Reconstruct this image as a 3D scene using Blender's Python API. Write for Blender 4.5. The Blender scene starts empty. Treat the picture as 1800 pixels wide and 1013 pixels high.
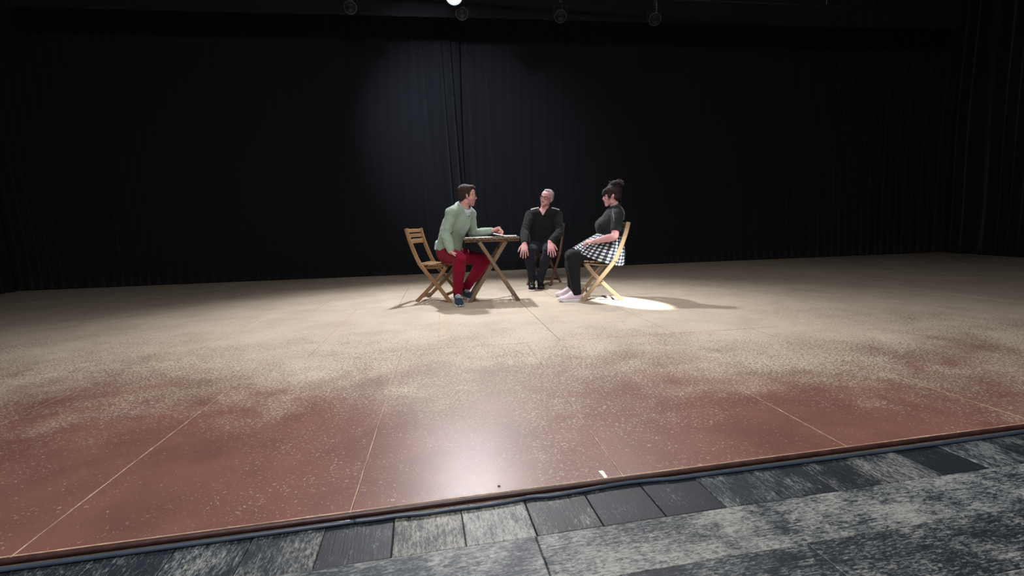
import bpy, bmesh, math, random
import numpy as np
from mathutils import Vector, Matrix, noise
random.seed(7); np.random.seed(7)
sc = bpy.context.scene
COL = sc.collection
V = Vector

# ------------------------------------------------------------------ camera
F_PX = 850.0; CAM_H = 0.87
pitch = math.atan(111.5 / F_PX); roll = 0.03
fwd = V((0, math.cos(pitch), -math.sin(pitch)))
r0 = V((1, 0, 0)); u0 = V((0, math.sin(pitch), math.cos(pitch)))
cr = r0 * math.cos(roll) - u0 * math.sin(roll)
cu = r0 * math.sin(roll) + u0 * math.cos(roll)
cam = bpy.data.cameras.new('camera'); cam_o = bpy.data.objects.new('camera', cam); COL.objects.link(cam_o)
m = Matrix((cr, cu, -fwd)).transposed().to_4x4(); m.translation = V((0, 0, CAM_H)); cam_o.matrix_world = m
cam.sensor_width = 36; cam.lens = 36 * F_PX / 1800.0; cam.clip_start = 0.05; cam.clip_end = 100
sc.camera = cam_o
sc.view_settings.view_transform = 'Standard'; sc.view_settings.look = 'None'
sc.view_settings.gamma = 1; sc.view_settings.use_curve_mapping = False
sc.view_settings.exposure = 0.0

def ray(px, py): return cr * ((px - 900) / F_PX) + cu * ((506.5 - py) / F_PX) + fwd
def P(px, py, Y):
    d = ray(px, py); return V((0, 0, CAM_H)) + d * (Y / d.y)
def FL(px, py, z=0.0):
    d = ray(px, py); return V((0, 0, CAM_H)) + d * ((z - CAM_H) / d.z)

# ------------------------------------------------------------------ world and lights
w = bpy.data.worlds.new('world'); sc.world = w; w.use_nodes = True
w.node_tree.nodes['Background'].inputs[0].default_value = (0.5, 0.6, 0.9, 1)
w.node_tree.nodes['Background'].inputs[1].default_value = 0.03

def light(kind, loc, aim, energy, color=(1, 1, 1), size=0.1, angle=60, blend=0.3, sx=1, size_y=None):
    l = bpy.data.lights.new(kind.lower() + '_light', kind); l.energy = energy; l.color = color
    if kind == 'SPOT':
        l.spot_size = math.radians(angle); l.spot_blend = blend; l.shadow_soft_size = size
    else:
        l.size = size
        if size_y: l.shape = 'RECTANGLE'; l.size_y = size_y
    o = bpy.data.objects.new(l.name, l); COL.objects.link(o)
    o.location = loc; o.rotation_euler = (V(aim) - V(loc)).to_track_quat('-Z', 'Y').to_euler()
    o.scale = (sx, 1, 1)
    return o
LAMP = P(798, -7, 7.5)
L_BACK = light('SPOT', LAMP - V((0, .16, .05)), (-.3, 3.9, 0), 960, (.98, .98, 1.0), .07, 100, .9)
L_BACKR = light('SPOT', (1.7, 7.6, 4.7), (-.5, 4.2, 0), 280, (1, .96, .92), .06, 80, .9)
L_PATCH = light('SPOT', FL(1100, 530) + V((1.6, -2.7, 5.0)), FL(1103, 531), 6500, (1, .99, .97), .03, 11.5, .6, .5)
L_FRONT = light('SPOT', (-1.6, 2.2, 5.4), (.1, 4.4, 0), 400, (1, .97, .94), .30, 84, 1.0)
L_FRONT2 = light('SPOT', (2.6, 2.2, 5.2), (.4, 5.0, .3), 200, (1, .96, .93), .2, 60, 1.0)
L_FILL = light('AREA', (0, -.8, 4.6), (0, .8, 0), 275, (1, .96, .95), 3.0)  # broad soft fill added to brighten the front floor
L_WASH = light('SPOT', (-2.3, 5.4, 4.35), (-.8, 9.25, 2.4), 640, (.76, .85, 1.0), .12, 56, 1.0)

# ------------------------------------------------------------------ materials
def new_mat(name):
    m = bpy.data.materials.new(name); m.use_nodes = True
    return m, m.node_tree, m.node_tree.nodes['Principled BSDF']
def N(t, k, **kw):
    n = t.nodes.new(k)
    for a, b in kw.items():
        if a.startswith('i_'):
            n.inputs[int(a[2:]) if a[2:].isdigit() else a[2:]].default_value = b
        else: setattr(n, a, b)
    return n
def srgb(r, g, b):
    f = lambda c: (c / 255 / 12.92) if c / 255 <= .04045 else ((c / 255 + .055) / 1.055) ** 2.4
    return (f(r), f(g), f(b), 1)
def ramp(t, src, stops, interp='LINEAR'):
    r = N(t, 'ShaderNodeValToRGB'); r.color_ramp.interpolation = interp
    while len(r.color_ramp.elements) < len(stops): r.color_ramp.elements.new(.5)
    for e, (p, c) in zip(r.color_ramp.elements, stops):
        e.position = p; e.color = c if isinstance(c, tuple) else (c, c, c, 1)
    t.links.new(src, r.inputs[0]); return r.outputs[0]
def mixc(t, fac, a, b, mode='MIX'):
    n = N(t, 'ShaderNodeMix', data_type='RGBA', blend_type=mode)
    for i, v in ((0, fac), (6, a), (7, b)):
        if hasattr(v, 'links') or hasattr(v, 'is_linked'): t.links.new(v, n.inputs[i])
        else: n.inputs[i].default_value = v
    return n.outputs[2]
def math_(t, op, a, b=0.0, c=0.0):
    n = N(t, 'ShaderNodeMath', operation=op)
    for i, v in enumerate((a, b, c)):
        if hasattr(v, 'is_linked'): t.links.new(v, n.inputs[i])
        else: n.inputs[i].default_value = v
    return n.outputs[0]
def coords(t, kind='Object', scale=(1, 1, 1), rot=(0, 0, 0)):
    c = N(t, 'ShaderNodeTexCoord'); mp = N(t, 'ShaderNodeMapping')
    mp.inputs['Scale'].default_value = scale; mp.inputs['Rotation'].default_value = rot
    t.links.new(c.outputs[kind], mp.inputs[0]); return mp.outputs[0]
def noise_(t, vec, scale, detail=3, rough=.5, dist=0):
    n = N(t, 'ShaderNodeTexNoise'); n.inputs['Scale'].default_value = scale; n.inputs['Detail'].default_value = detail
    n.inputs['Roughness'].default_value = rough; n.inputs['Distortion'].default_value = dist
    t.links.new(vec, n.inputs['Vector']); return n.outputs[0]
def bump(t, b, h, strength=.3, dist=.01):
    n = N(t, 'ShaderNodeBump'); n.inputs['Strength'].default_value = strength; n.inputs['Distance'].default_value = dist
    t.links.new(h, n.inputs['Height']); t.links.new(n.outputs[0], b.inputs['Normal'])

def plain(name, c, rough=.6, metal=0, nscale=30, amt=.12, bstr=0.0, emit=0, spec=.5):
    m, t, b = new_mat(name)
    v = coords(t); n = noise_(t, v, nscale, 4)
    dark = tuple(x * (1 - amt) for x in c[:3]) + (1,); lite = tuple(min(1, x * (1 + amt)) for x in c[:3]) + (1,)
    t.links.new(ramp(t, n, [(.3, dark), (.7, lite)]), b.inputs['Base Color'])
    b.inputs['Roughness'].default_value = rough; b.inputs['Metallic'].default_value = metal
    b.inputs['Specular IOR Level'].default_value = spec
    if bstr: bump(t, b, n, bstr, .004)
    if emit:
        b.inputs['Emission Color'].default_value = c; b.inputs['Emission Strength'].default_value = emit
    return m
def cloth_mat(name, c, weave=260, bstr=.25, sheen=.25, rough=.9, fold=.35):
    m, t, b = new_mat(name)
    v = coords(t)
    n1 = noise_(t, v, 7, 4, .55, .6); n2 = noise_(t, v, weave, 2)
    dark = tuple(x * .90 for x in c[:3]) + (1,); lite = tuple(min(1, x * 1.07) for x in c[:3]) + (1,)
    t.links.new(ramp(t, n2, [(.3, dark), (.7, lite)]), b.inputs['Base Color'])
    b.inputs['Roughness'].default_value = rough; b.inputs['Sheen Weight'].default_value = sheen
    b.inputs['Specular IOR Level'].default_value = .2
    h = math_(t, 'ADD', math_(t, 'MULTIPLY', n1, 1.0), math_(t, 'MULTIPLY', n2, .08))
    bump(t, b, h, fold, .03)
    return m
def wood_mat(name, dark, lite, rough=.5):
    m, t, b = new_mat(name)
    c = N(t, 'ShaderNodeUVMap'); mp = N(t, 'ShaderNodeMapping'); mp.inputs['Scale'].default_value = (3, 60, 60)
    t.links.new(c.outputs[0], mp.inputs[0])
    oi = N(t, 'ShaderNodeObjectInfo')
    add = N(t, 'ShaderNodeVectorMath', operation='ADD'); t.links.new(mp.outputs[0], add.inputs[0])
    sc_ = N(t, 'ShaderNodeVectorMath', operation='SCALE'); sc_.inputs[3].default_value = 37
    t.links.new(oi.outputs['Random'], sc_.inputs[0]); t.links.new(sc_.outputs[0], add.inputs[1])
    n = noise_(t, add.outputs[0], 1.0, 5, .6, .4)
    blot = noise_(t, coords(t), 4, 3)
    col = ramp(t, n, [(.25, dark), (.5, tuple((a + b_) / 2 for a, b_ in zip(dark, lite))), (.75, lite)])
    col = mixc(t, .35, col, ramp(t, blot, [(.35, (.55, .55, .55, 1)), (.65, (1, 1, 1, 1))]), 'MULTIPLY')
    t.links.new(col, b.inputs['Base Color']); b.inputs['Roughness'].default_value = rough
    bump(t, b, n, .2, .002)
    return m

M = {}
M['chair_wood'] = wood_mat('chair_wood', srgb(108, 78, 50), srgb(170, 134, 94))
M['lit_wood'] = wood_mat('lit_wood', srgb(140, 116, 88), srgb(196, 170, 136))  # lighter copy of chair_wood, the lit look put into its colour
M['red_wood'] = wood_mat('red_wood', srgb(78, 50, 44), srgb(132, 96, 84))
M['table_wood'] = wood_mat('table_wood', srgb(82, 62, 50), srgb(150, 126, 104))
M['metal'] = plain('metal', (.35, .33, .3, 1), .35, 1)
M['black_metal'] = plain('black_metal', (.018, .018, .02, 1), .5, .2, bstr=.1)
M['paper'] = plain('paper', srgb(235, 235, 232), .8)
M['black_cover'] = plain('black_cover', (.012, .012, .014, 1), .45)
M['curtain'] = cloth_mat('curtain', (.011, .012, .0155, 1), 150, .2, .15, 1.0, .15)
M['wall'] = plain('wall', (.012, .012, .013, 1), .95)
M['sweater_green'] = cloth_mat('sweater_green', srgb(139, 158, 142), 240, .25, .3)
M['shirt_stripe'] = cloth_mat('shirt_stripe', srgb(178, 196, 204), 90)
M['red_trouser'] = cloth_mat('red_trouser', srgb(122, 8, 40), 260, .2, .05)
M['navy_shoe'] = cloth_mat('navy_shoe', srgb(44, 58, 78), 200, .2, .1)
M['white_sole'] = plain('white_sole', srgb(215, 218, 222), .6)
M['black_knit'] = cloth_mat('black_knit', (.011, .0125, .014, 1), 240, .3, .06)
M['pink_shirt'] = cloth_mat('pink_shirt', srgb(235, 196, 206), 240)
M['strip_white'] = cloth_mat('strip_white', srgb(225, 222, 225), 200)
M['slate_trouser'] = cloth_mat('slate_trouser', srgb(31, 35, 46), 240, .2, .05)
M['black_leather'] = plain('black_leather', (.012, .012, .014, 1), .35)
M['tee_black'] = cloth_mat('tee_black', (.015, .019, .022, 1), 240, .2, .06, .8)
M['tights'] = cloth_mat('tights', (.008, .009, .011, 1), 300, .1, .04, .8, .12)
M['piping'] = cloth_mat('piping', srgb(120, 126, 128), 200)
M['pink_shoe'] = cloth_mat('pink_shoe', srgb(226, 206, 218), 220, .2, .1)
M['eye_white'] = plain('eye_white', srgb(225, 218, 215), .3, amt=.02)
M['eye_dark'] = plain('eye_dark', (.02, .012, .01, 1), .2)
M['glasses'] = plain('glasses', srgb(60, 22, 30), .3)
M['glasses_thin'] = plain('glasses_thin', srgb(70, 62, 60), .3, .5)
M['tape_white'] = plain('tape_white', srgb(250, 246, 225), .7)
M['tape_black'] = plain('tape_black', (.02, .02, .022, 1), .6)
M['cable'] = plain('cable', srgb(58, 70, 84), .35, 0, 8, .15)
M['lens'] = plain('lens', srgb(44, 47, 50), .15, .3)
M['lens_lit'] = plain('lens_lit', (.75, .95, 1.0, 1), .3, emit=28)

def skin_mat():
    m, t, b = new_mat('skin')
    a = N(t, 'ShaderNodeAttribute', attribute_name='tint')
    n = noise_(t, coords(t), 60, 4)
    col = mixc(t, .18, a.outputs[0], ramp(t, n, [(.3, (.7, .6, .6, 1)), (.7, (1, 1, 1, 1))]), 'MULTIPLY')
    t.links.new(col, b.inputs['Base Color']); b.inputs['Roughness'].default_value = .5
    b.inputs['Subsurface Weight'].default_value = .12; b.inputs['Subsurface Radius'].default_value = (.01, .004, .002)
    b.inputs['Subsurface Scale'].default_value = .5
    return m
M['skin'] = skin_mat()
def hair_mat(name, dark, lite, scale=(60, 60, 9)):
    m, t, b = new_mat(name)
    n = noise_(t, coords(t, 'Generated', scale), 1.0, 4, .6, .8)
    t.links.new(ramp(t, n, [(.35, dark), (.68, lite)]), b.inputs['Base Color'])
    b.inputs['Roughness'].default_value = .6; b.inputs['Specular IOR Level'].default_value = .25; bump(t, b, n, .7, .01); return m
M['hair_brown'] = hair_mat('hair_brown', srgb(24, 14, 14), srgb(72, 50, 46))
M['hair_dark'] = hair_mat('hair_dark', srgb(14, 10, 10), srgb(58, 44, 42), (22, 22, 8))
M['hair_white'] = hair_mat('hair_white', srgb(140, 128, 136), srgb(226, 214, 222))

def gingham():
    m, t, b = new_mat('gingham')
    uv = N(t, 'ShaderNodeUVMap'); sp = N(t, 'ShaderNodeSeparateXYZ'); t.links.new(uv.outputs[0], sp.inputs[0])
    def band(o):
        f = math_(t, 'FRACT', math_(t, 'MULTIPLY', o, 1 / .042)); return math_(t, 'GREATER_THAN', f, .5)
    s = math_(t, 'MULTIPLY', math_(t, 'ADD', band(sp.outputs[0]), band(sp.outputs[1])), .5)
    col = ramp(t, s, [(0, srgb(238, 240, 240)), (.5, srgb(84, 96, 112)), (1, srgb(14, 16, 22))], 'LINEAR')
    t.links.new(col, b.inputs['Base Color']); b.inputs['Roughness'].default_value = .9
    return m
M['gingham'] = gingham()

def floor_mat():
    m, t, b = new_mat('stage_paint')
    v = coords(t, 'Object')           # every panel has its origin at the world origin: stage metres
    sp = N(t, 'ShaderNodeSeparateXYZ'); t.links.new(v, sp.inputs[0])
    # worn through towards the playing area (a place on the boards, with an uneven border)
    big = noise_(t, v, .8, 4, .55, .3); mid = noise_(t, v, 4.5, 3, .6)
    # ellipse of wear centred on the playing area
    dx = math_(t, 'MULTIPLY', math_(t, 'SUBTRACT', sp.outputs[0], .3), .06)
    yy = math_(t, 'SUBTRACT', sp.outputs[1], 6.0)
    yf = math_(t, 'MULTIPLY', math_(t, 'MINIMUM', yy, 0.0), .27)
    dy = math_(t, 'ADD', yf, math_(t, 'MULTIPLY', math_(t, 'MAXIMUM', yy, 0.0), .15))
    r = math_(t, 'SQRT', math_(t, 'ADD', math_(t, 'MULTIPLY', dx, dx), math_(t, 'MULTIPLY', dy, dy)))
    wear = math_(t, 'SUBTRACT', 1.86, math_(t, 'MULTIPLY', r, 1.25))
    wear = math_(t, 'ADD', wear, math_(t, 'MULTIPLY', math_(t, 'SUBTRACT', big, .5), 1.1))
    wear = math_(t, 'ADD', wear, math_(t, 'MULTIPLY', math_(t, 'SUBTRACT', mid, .5), .5))
    chips = noise_(t, v, 88, 3, .6, .8)
    # chips threshold: more wear, more bare flecks
    th = math_(t, 'SUBTRACT', .755, math_(t, 'MULTIPLY', wear, .30))
    fle = math_(t, 'MULTIPLY', math_(t, 'SUBTRACT', chips, th), 14.0)
    fl = N(t, 'ShaderNodeClamp'); t.links.new(math_(t, 'ADD', fle, .5), fl.inputs[0])
    fine = noise_(t, v, 150, 2)
    paint = ramp(t, noise_(t, v, 3, 4), [(.3, srgb(110, 75, 67)), (.7, srgb(128, 90, 80))])
    grey = ramp(t, noise_(t, v, 1.3, 3, .5, .5), [(.42, srgb(126, 110, 94)), (.62, srgb(150, 133, 114))])
    wc = N(t, 'ShaderNodeClamp'); t.links.new(math_(t, 'MULTIPLY', math_(t, 'SUBTRACT', wear, .50), 2.6), wc.inputs[0])
    base = mixc(t, wc.outputs[0], paint, grey)
    bare = ramp(t, fine, [(.3, srgb(182, 167, 149)), (.7, srgb(214, 201, 184))])
    bare = mixc(t, wc.outputs[0], mixc(t, .45, bare, paint), bare)
    col = mixc(t, fl.outputs[0], base, bare)
    gr = ramp(t, noise_(t, v, 120, 3, .7, .5), [(.36, (.62, .58, .55, 1)), (.56, (1, 1, 1, 1))])
    col = mixc(t, math_(t, 'MULTIPLY', wc.outputs[0], .7), col, gr, 'MULTIPLY')
    dirt = ramp(t, noise_(t, v, 2.1, 5, .65, .4), [(.35, (.70, .66, .62, 1)), (.6, (1, 1, 1, 1))])
    col = mixc(t, .5, col, dirt, 'MULTIPLY')
    t.links.new(col, b.inputs['Base Color'])
    rr = N(t, 'ShaderNodeMapRange'); t.links.new(wc.outputs[0], rr.inputs[0]); rr.inputs[3].default_value = .38; rr.inputs[4].default_value = .62
    t.links.new(math_(t, 'ADD', rr.outputs[0], math_(t, 'MULTIPLY', fl.outputs[0], .15)), b.inputs['Roughness'])
    bump(t, b, math_(t, 'ADD', chips, math_(t, 'MULTIPLY', fl.outputs[0], -.5)), .14, .003)
    return m
M['floor'] = floor_mat()
M['seam_edge'] = plain('seam_edge', srgb(188, 160, 136), .7, nscale=40, amt=.3)
M['nosing'] = plain('nosing', srgb(60, 38, 34), .42, nscale=25, amt=.35, bstr=.3)

def plank_mat():
    m, t, b = new_mat('weathered_plank')
    v = coords(t, 'Object'); oi = N(t, 'ShaderNodeObjectInfo')
    add = N(t, 'ShaderNodeVectorMath', operation='ADD'); t.links.new(v, add.inputs[0])
    s = N(t, 'ShaderNodeVectorMath', operation='SCALE'); s.inputs[3].default_value = 53
    t.links.new(oi.outputs['Random'], s.inputs[0]); t.links.new(s.outputs[0], add.inputs[1])
    mp = N(t, 'ShaderNodeMapping'); mp.inputs['Scale'].default_value = (5, 110, 1); t.links.new(add.outputs[0], mp.inputs[0])
    grain = noise_(t, mp.outputs[0], 1.6, 5, .6, 1.0)
    mp2 = N(t, 'ShaderNodeMapping'); mp2.inputs['Scale'].default_value = (12, 22, 1); t.links.new(add.outputs[0], mp2.inputs[0])
    blot = noise_(t, mp2.outputs[0], 1.5, 5, .7, 1.2)
    big = noise_(t, add.outputs[0], 7, 3, .5)
    sepc = N(t, 'ShaderNodeSeparateColor'); t.links.new(oi.outputs['Color'], sepc.inputs[0])
    mp3 = N(t, 'ShaderNodeMapping'); mp3.inputs['Scale'].default_value = (45, 120, 1); t.links.new(add.outputs[0], mp3.inputs[0])
    fleck = noise_(t, mp3.outputs[0], 1.4, 3, .6, .9)
    f = math_(t, 'ADD', math_(t, 'MULTIPLY', grain, .55), math_(t, 'MULTIPLY', blot, .55))
    f = math_(t, 'ADD', f, math_(t, 'MULTIPLY', math_(t, 'SUBTRACT', big, .5), .7))
    f = math_(t, 'ADD', f, math_(t, 'MULTIPLY', math_(t, 'SUBTRACT', fleck, .5), 1.05))
    f = math_(t, 'ADD', f, math_(t, 'MULTIPLY', math_(t, 'SUBTRACT', sepc.outputs[0], .5), 1.1))
    col = ramp(t, f, [(.46, srgb(22, 28, 36)), (.56, srgb(50, 57, 64)), (.66, srgb(88, 93, 94)), (.90, srgb(142, 145, 141))])
    warm = mixc(t, sepc.outputs[1], col, (1.0, .88, .74, 1), 'MULTIPLY')
    t.links.new(warm, b.inputs['Base Color']); b.inputs['Roughness'].default_value = .5
    bump(t, b, grain, .3, .003)
    return m
M['plank'] = plank_mat()

# ------------------------------------------------------------------ object helpers
def tag(o, label=None, cat=None, group=None, kind=None):
    if label: o['label'] = label
    if cat: o['category'] = cat
    if group: o['group'] = group
    if kind: o['kind'] = kind
    return o
def empty(name, loc, rotz=0):
    o = bpy.data.objects.new(name, None); COL.objects.link(o); o.location = loc; o.rotation_euler = (0, 0, rotz)
    o.empty_display_size = .1
    return o
def mesh_obj(name, verts, faces, mat, parent=None, smooth=True, uvs=None):
    me = bpy.data.meshes.new(name); me.from_pydata([tuple(v) for v in verts], [], faces); me.update()
    if uvs is not None:
        l = me.uv_layers.new(name='UVMap')
        for p in me.polygons:
            for li, vi in zip(p.loop_indices, p.vertices): l.data[li].uv = uvs[vi]
    if smooth: me.polygons.foreach_set('use_smooth', [True] * len(me.polygons))
    for mm in (mat if isinstance(mat, list) else [mat]): me.materials.append(mm)
    o = bpy.data.objects.new(name, me); COL.objects.link(o)
    if parent:
        o.parent = parent
    return o
def copy_tree(o, parent=None):
    c = o.copy(); COL.objects.link(c)
    if parent: c.parent = parent
    for ch in list(o.children): copy_tree(ch, c)
    return c

class Geo:
    def __init__(s): s.v = []; s.f = []; s.uv = []
    def add(s, v, f, uv=None):
        o = len(s.v); s.v += [V(x) for x in v]; s.f += [tuple(i + o for i in ff) for ff in f]
        s.uv += uv if uv else [(x[0], x[1]) for x in v]
        return s
    def obj(s, name, mat, parent=None, smooth=False):
        return mesh_obj(name, s.v, s.f, mat, parent, smooth, s.uv)

def catmull(pts, sub):
    out = []; n = len(pts)
    for i in range(n - 1):
        p0 = pts[max(i - 1, 0)]; p1 = pts[i]; p2 = pts[i + 1]; p3 = pts[min(i + 2, n - 1)]
        for k in range(sub):
            t = k / sub
            out.append(.5 * ((2 * p1) + (-p0 + p2) * t + (2 * p0 - 5 * p1 + 4 * p2 - p3) * t * t + (-p0 + 3 * p1 - 3 * p2 + p3) * t ** 3))
    out.append(pts[-1]); return out

def loft(pts, rad, side=None, res=16, sub=4, cap=1.0, flatcap=False):
    """closed tube through pts, radius (a along side, b across)"""
    P_ = [np.array(p, float) for p in pts]
    R_ = [np.array(r if isinstance(r, (tuple, list)) else (r, r), float) for r in rad]
    if len(P_) > 1 and sub > 1:
        P_ = catmull(P_, sub); R_ = catmull(R_, sub)
    P_ = np.array(P_); R_ = np.maximum(np.array(R_), .0008)
    if isinstance(side, list):
        S_ = np.array(catmull([np.array(s, float) for s in side], sub))
    n = len(P_)
    T = np.gradient(P_, axis=0); T /= np.linalg.norm(T, axis=1)[:, None] + 1e-9
    verts = []; rings = []
    s = None
    frames = []
    for i in range(n):
        if side is None:
            if s is None:
                a = np.array([0, 0, 1.]) if abs(T[i][2]) < .9 else np.array([1., 0, 0])
                s = np.cross(a, T[i])
            s = s - T[i] * np.dot(s, T[i]); s /= np.linalg.norm(s)
        else:
            s = (S_[i] if isinstance(side, list) else np.array(side, float)); s = s - T[i] * np.dot(s, T[i]); s /= np.linalg.norm(s) + 1e-9
        frames.append((s.copy(), np.cross(T[i], s)))
    sta = []
    ca = [1.45, 1.15, .8, .4] if not flatcap else []
    for a in ca: sta.append((0, -1, a))
    for i in range(n): sta.append((i, 0, 0))
    for a in reversed(ca): sta.append((n - 1, 1, a))
    for i, sg, a in sta:
        s, u = frames[i]; r = R_[i]; c = P_[i] + T[i] * sg * math.sin(a) * r.min() * cap; k = math.cos(a)
        ring = []
        for j in range(res):
            th = 2 * math.pi * j / res
            ring.append(len(verts)); verts.append(c + s * r[0] * k * math.cos(th) + u * r[1] * k * math.sin(th))
        rings.append(ring)
    faces = [tuple(reversed(rings[0])), tuple(rings[-1])]
    for a, b in zip(rings[:-1], rings[1:]):
        for j in range(res):
            faces.append((a[j], a[(j + 1) % res], b[(j + 1) % res], b[j]))
    return verts, faces

def ell(c, r, axes=None, nu=20, nv=12):
    A = np.array(axes if axes is not None else np.eye(3), float)
    v = []; f = []
    for i in range(1, nv):
        ph = math.pi * i / nv
        for j in range(nu):
            th = 2 * math.pi * j / nu
            p = np.array([r[0] * math.sin(ph) * math.cos(th), r[1] * math.sin(ph) * math.sin(th), r[2] * math.cos(ph)])
            v.append(np.array(c, float) + p @ A)
    top = len(v); v.append(np.array(c, float) + np.array([0, 0, r[2]]) @ A); v.append(np.array(c, float) - np.array([0, 0, r[2]]) @ A)
    for i in range(nv - 2):
        for j in range(nu):
            a = i * nu + j; b = i * nu + (j + 1) % nu
            f.append((a, a + nu, b + nu, b))
    for j in range(nu):
        f.append((top, j, (j + 1) % nu)); q = (nv - 2) * nu
        f.append((top + 1, q + (j + 1) % nu, q + j))
    return v, f

def flesh(name, shapes, voxel, mat, parent, smooth_it=3, disp=None, cut=None, tint=None):
    g = Geo()
    for v, f in shapes: g.add(v, f, [(0, 0)] * len(v))
    me = bpy.data.meshes.new(name + '_raw'); me.from_pydata([tuple(x) for x in g.v], [], g.f); me.update()
    o = bpy.data.objects.new(name + '_raw', me); COL.objects.link(o)
    rm = o.modifiers.new('r', 'REMESH'); rm.mode = 'VOXEL'; rm.voxel_size = voxel; rm.adaptivity = 0
    if smooth_it:
        s = o.modifiers.new('s', 'SMOOTH'); s.factor = .5; s.iterations = smooth_it
    bpy.context.view_layer.update()
    dg = bpy.context.evaluated_depsgraph_get()
    out = bpy.data.meshes.new_from_object(o.evaluated_get(dg))
    bpy.data.objects.remove(o); bpy.data.meshes.remove(me)
    n = len(out.vertices); co = np.empty(n * 3, 'f'); out.vertices.foreach_get('co', co); co = co.reshape(-1, 3)
    if disp:
        no = np.empty(n * 3, 'f'); out.vertices.foreach_get('normal', no); no = no.reshape(-1, 3)
        d = np.array([disp(V(c)) for c in co.tolist()], 'f'); co = co + no * d[:, None]
        out.vertices.foreach_set('co', co.ravel())
    if cut is not None:
        kill = cut(co)
        bm = bmesh.new(); bm.from_mesh(out); bm.verts.ensure_lookup_table()
        bmesh.ops.delete(bm, geom=[bm.verts[i] for i in np.nonzero(kill)[0]], context='VERTS'); bm.to_mesh(out); bm.free()
    if tint is not None:
        a = out.color_attributes.new('tint', 'FLOAT_COLOR', 'POINT')
        a.data.foreach_set('color', tint(co).astype('f').ravel())
    out.polygons.foreach_set('use_smooth', [True] * len(out.polygons))
    out.materials.clear(); out.materials.append(mat); out.name = name
    r = bpy.data.objects.new(name, out); COL.objects.link(r); r.parent = parent
    # geometry was computed in world metres: store relative to the parent
    out.transform(parent.matrix_basis.inverted()) if parent else None
    return r
def world_obj(name, verts, faces, mat, parent, smooth=True, uvs=None):
    o = mesh_obj(name, verts, faces, mat, parent, smooth, uvs)
    if parent:
        root = parent; mt = Matrix()
        while root: mt = root.matrix_basis @ mt; root = root.parent
        o.data.transform(mt.inverted())
    return o

def sweep(pts, side, w, t, sub=1, ch=.004):
    """bar with chamfered rectangular section: w along side, t across"""
    P_ = [np.array(p, float) for p in pts]
    if sub > 1: P_ = catmull(P_, sub)
    P_ = np.array(P_); n = len(P_); T = np.gradient(P_, axis=0); T /= np.linalg.norm(T, axis=1)[:, None]
    s0 = np.array(side, float); v = []; uv = []; f = []; L = 0
    a, b = w / 2, t / 2; ch = min(ch, a * .5, b * .5)
    prof = [(-a + ch, -b), (a - ch, -b), (a, -b + ch), (a, b - ch), (a - ch, b), (-a + ch, b), (-a, b - ch), (-a, -b + ch)]
    for i in range(n):
        if i: L += np.linalg.norm(P_[i] - P_[i - 1])
        s = s0 - T[i] * np.dot(s0, T[i]); s /= np.linalg.norm(s); u = np.cross(T[i], s)
        for q, (x, y) in enumerate(prof):
            v.append(P_[i] + s * x + u * y); uv.append((L, x + y * .6))
    for i in range(n - 1):
        for j in range(8):
            k = (j + 1) % 8; f.append((i * 8 + j, i * 8 + k, i * 8 + 8 + k, i * 8 + 8 + j))
    f.append(tuple(reversed(range(8)))); f.append(tuple(range(n * 8 - 8, n * 8)))
    return v, f, uv
def bar_obj(name, pts, side, w, t, mat, parent, sub=1, ch=.004):
    return Geo().add(*sweep(pts, side, w, t, sub, ch)).obj(name, mat, parent)
def tube_obj(name, pts, r, mat, parent=None, sub=4, res=8, world=False):
    v, f = loft(pts, [r] * len(pts) if not isinstance(r, list) else r, None, res, sub)
    return (world_obj if world else mesh_obj)(name, v, f, mat, parent)
def prism(poly, z0, z1):
    """vertical prism over a convex polygon (ccw), top chamfered"""
    n = len(poly); c = sum((V((p[0], p[1])) for p in poly), V((0, 0))) / n
    v = [(p[0], p[1], z0) for p in poly] + [(p[0], p[1], z1 - .002) for p in poly]
    for p in poly:
        d = c - V((p[0], p[1])); d = d.normalized() * .003; v.append((p[0] + d.x, p[1] + d.y, z1))
    f = [tuple(reversed(range(n))), tuple(range(2 * n, 3 * n))]
    for i in range(n):
        j = (i + 1) % n; f += [(i, j, n + j, n + i), (n + i, n + j, 2 * n + j, 2 * n + i)]
    return v, f

# ------------------------------------------------------------------ the setting
A8 = math.radians(8.0); AE = math.radians(10.5)
SU = V((math.cos(A8), math.sin(A8))); SV = V((-math.sin(A8), math.cos(A8)))
EU = V((math.cos(AE), math.sin(AE))); EN = V((math.sin(AE), -math.cos(AE)))   # along the lip, and towards the seats
E0 = FL(900, 865.5).to_2d()
O8 = FL(925, 603).to_2d()
def clip(poly, p, n):
    """keep the side where (q-p).n >= 0"""
    out = []
    for i in range(len(poly)):
        a = poly[i]; b = poly[(i + 1) % len(poly)]; da = (a - p).dot(n); db = (b - p).dot(n)
        if da >= 0: out.append(a)
        if (da >= 0) != (db >= 0): out.append(a + (b - a) * (da / (da - db)))
    return out
STEP = .024
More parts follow.
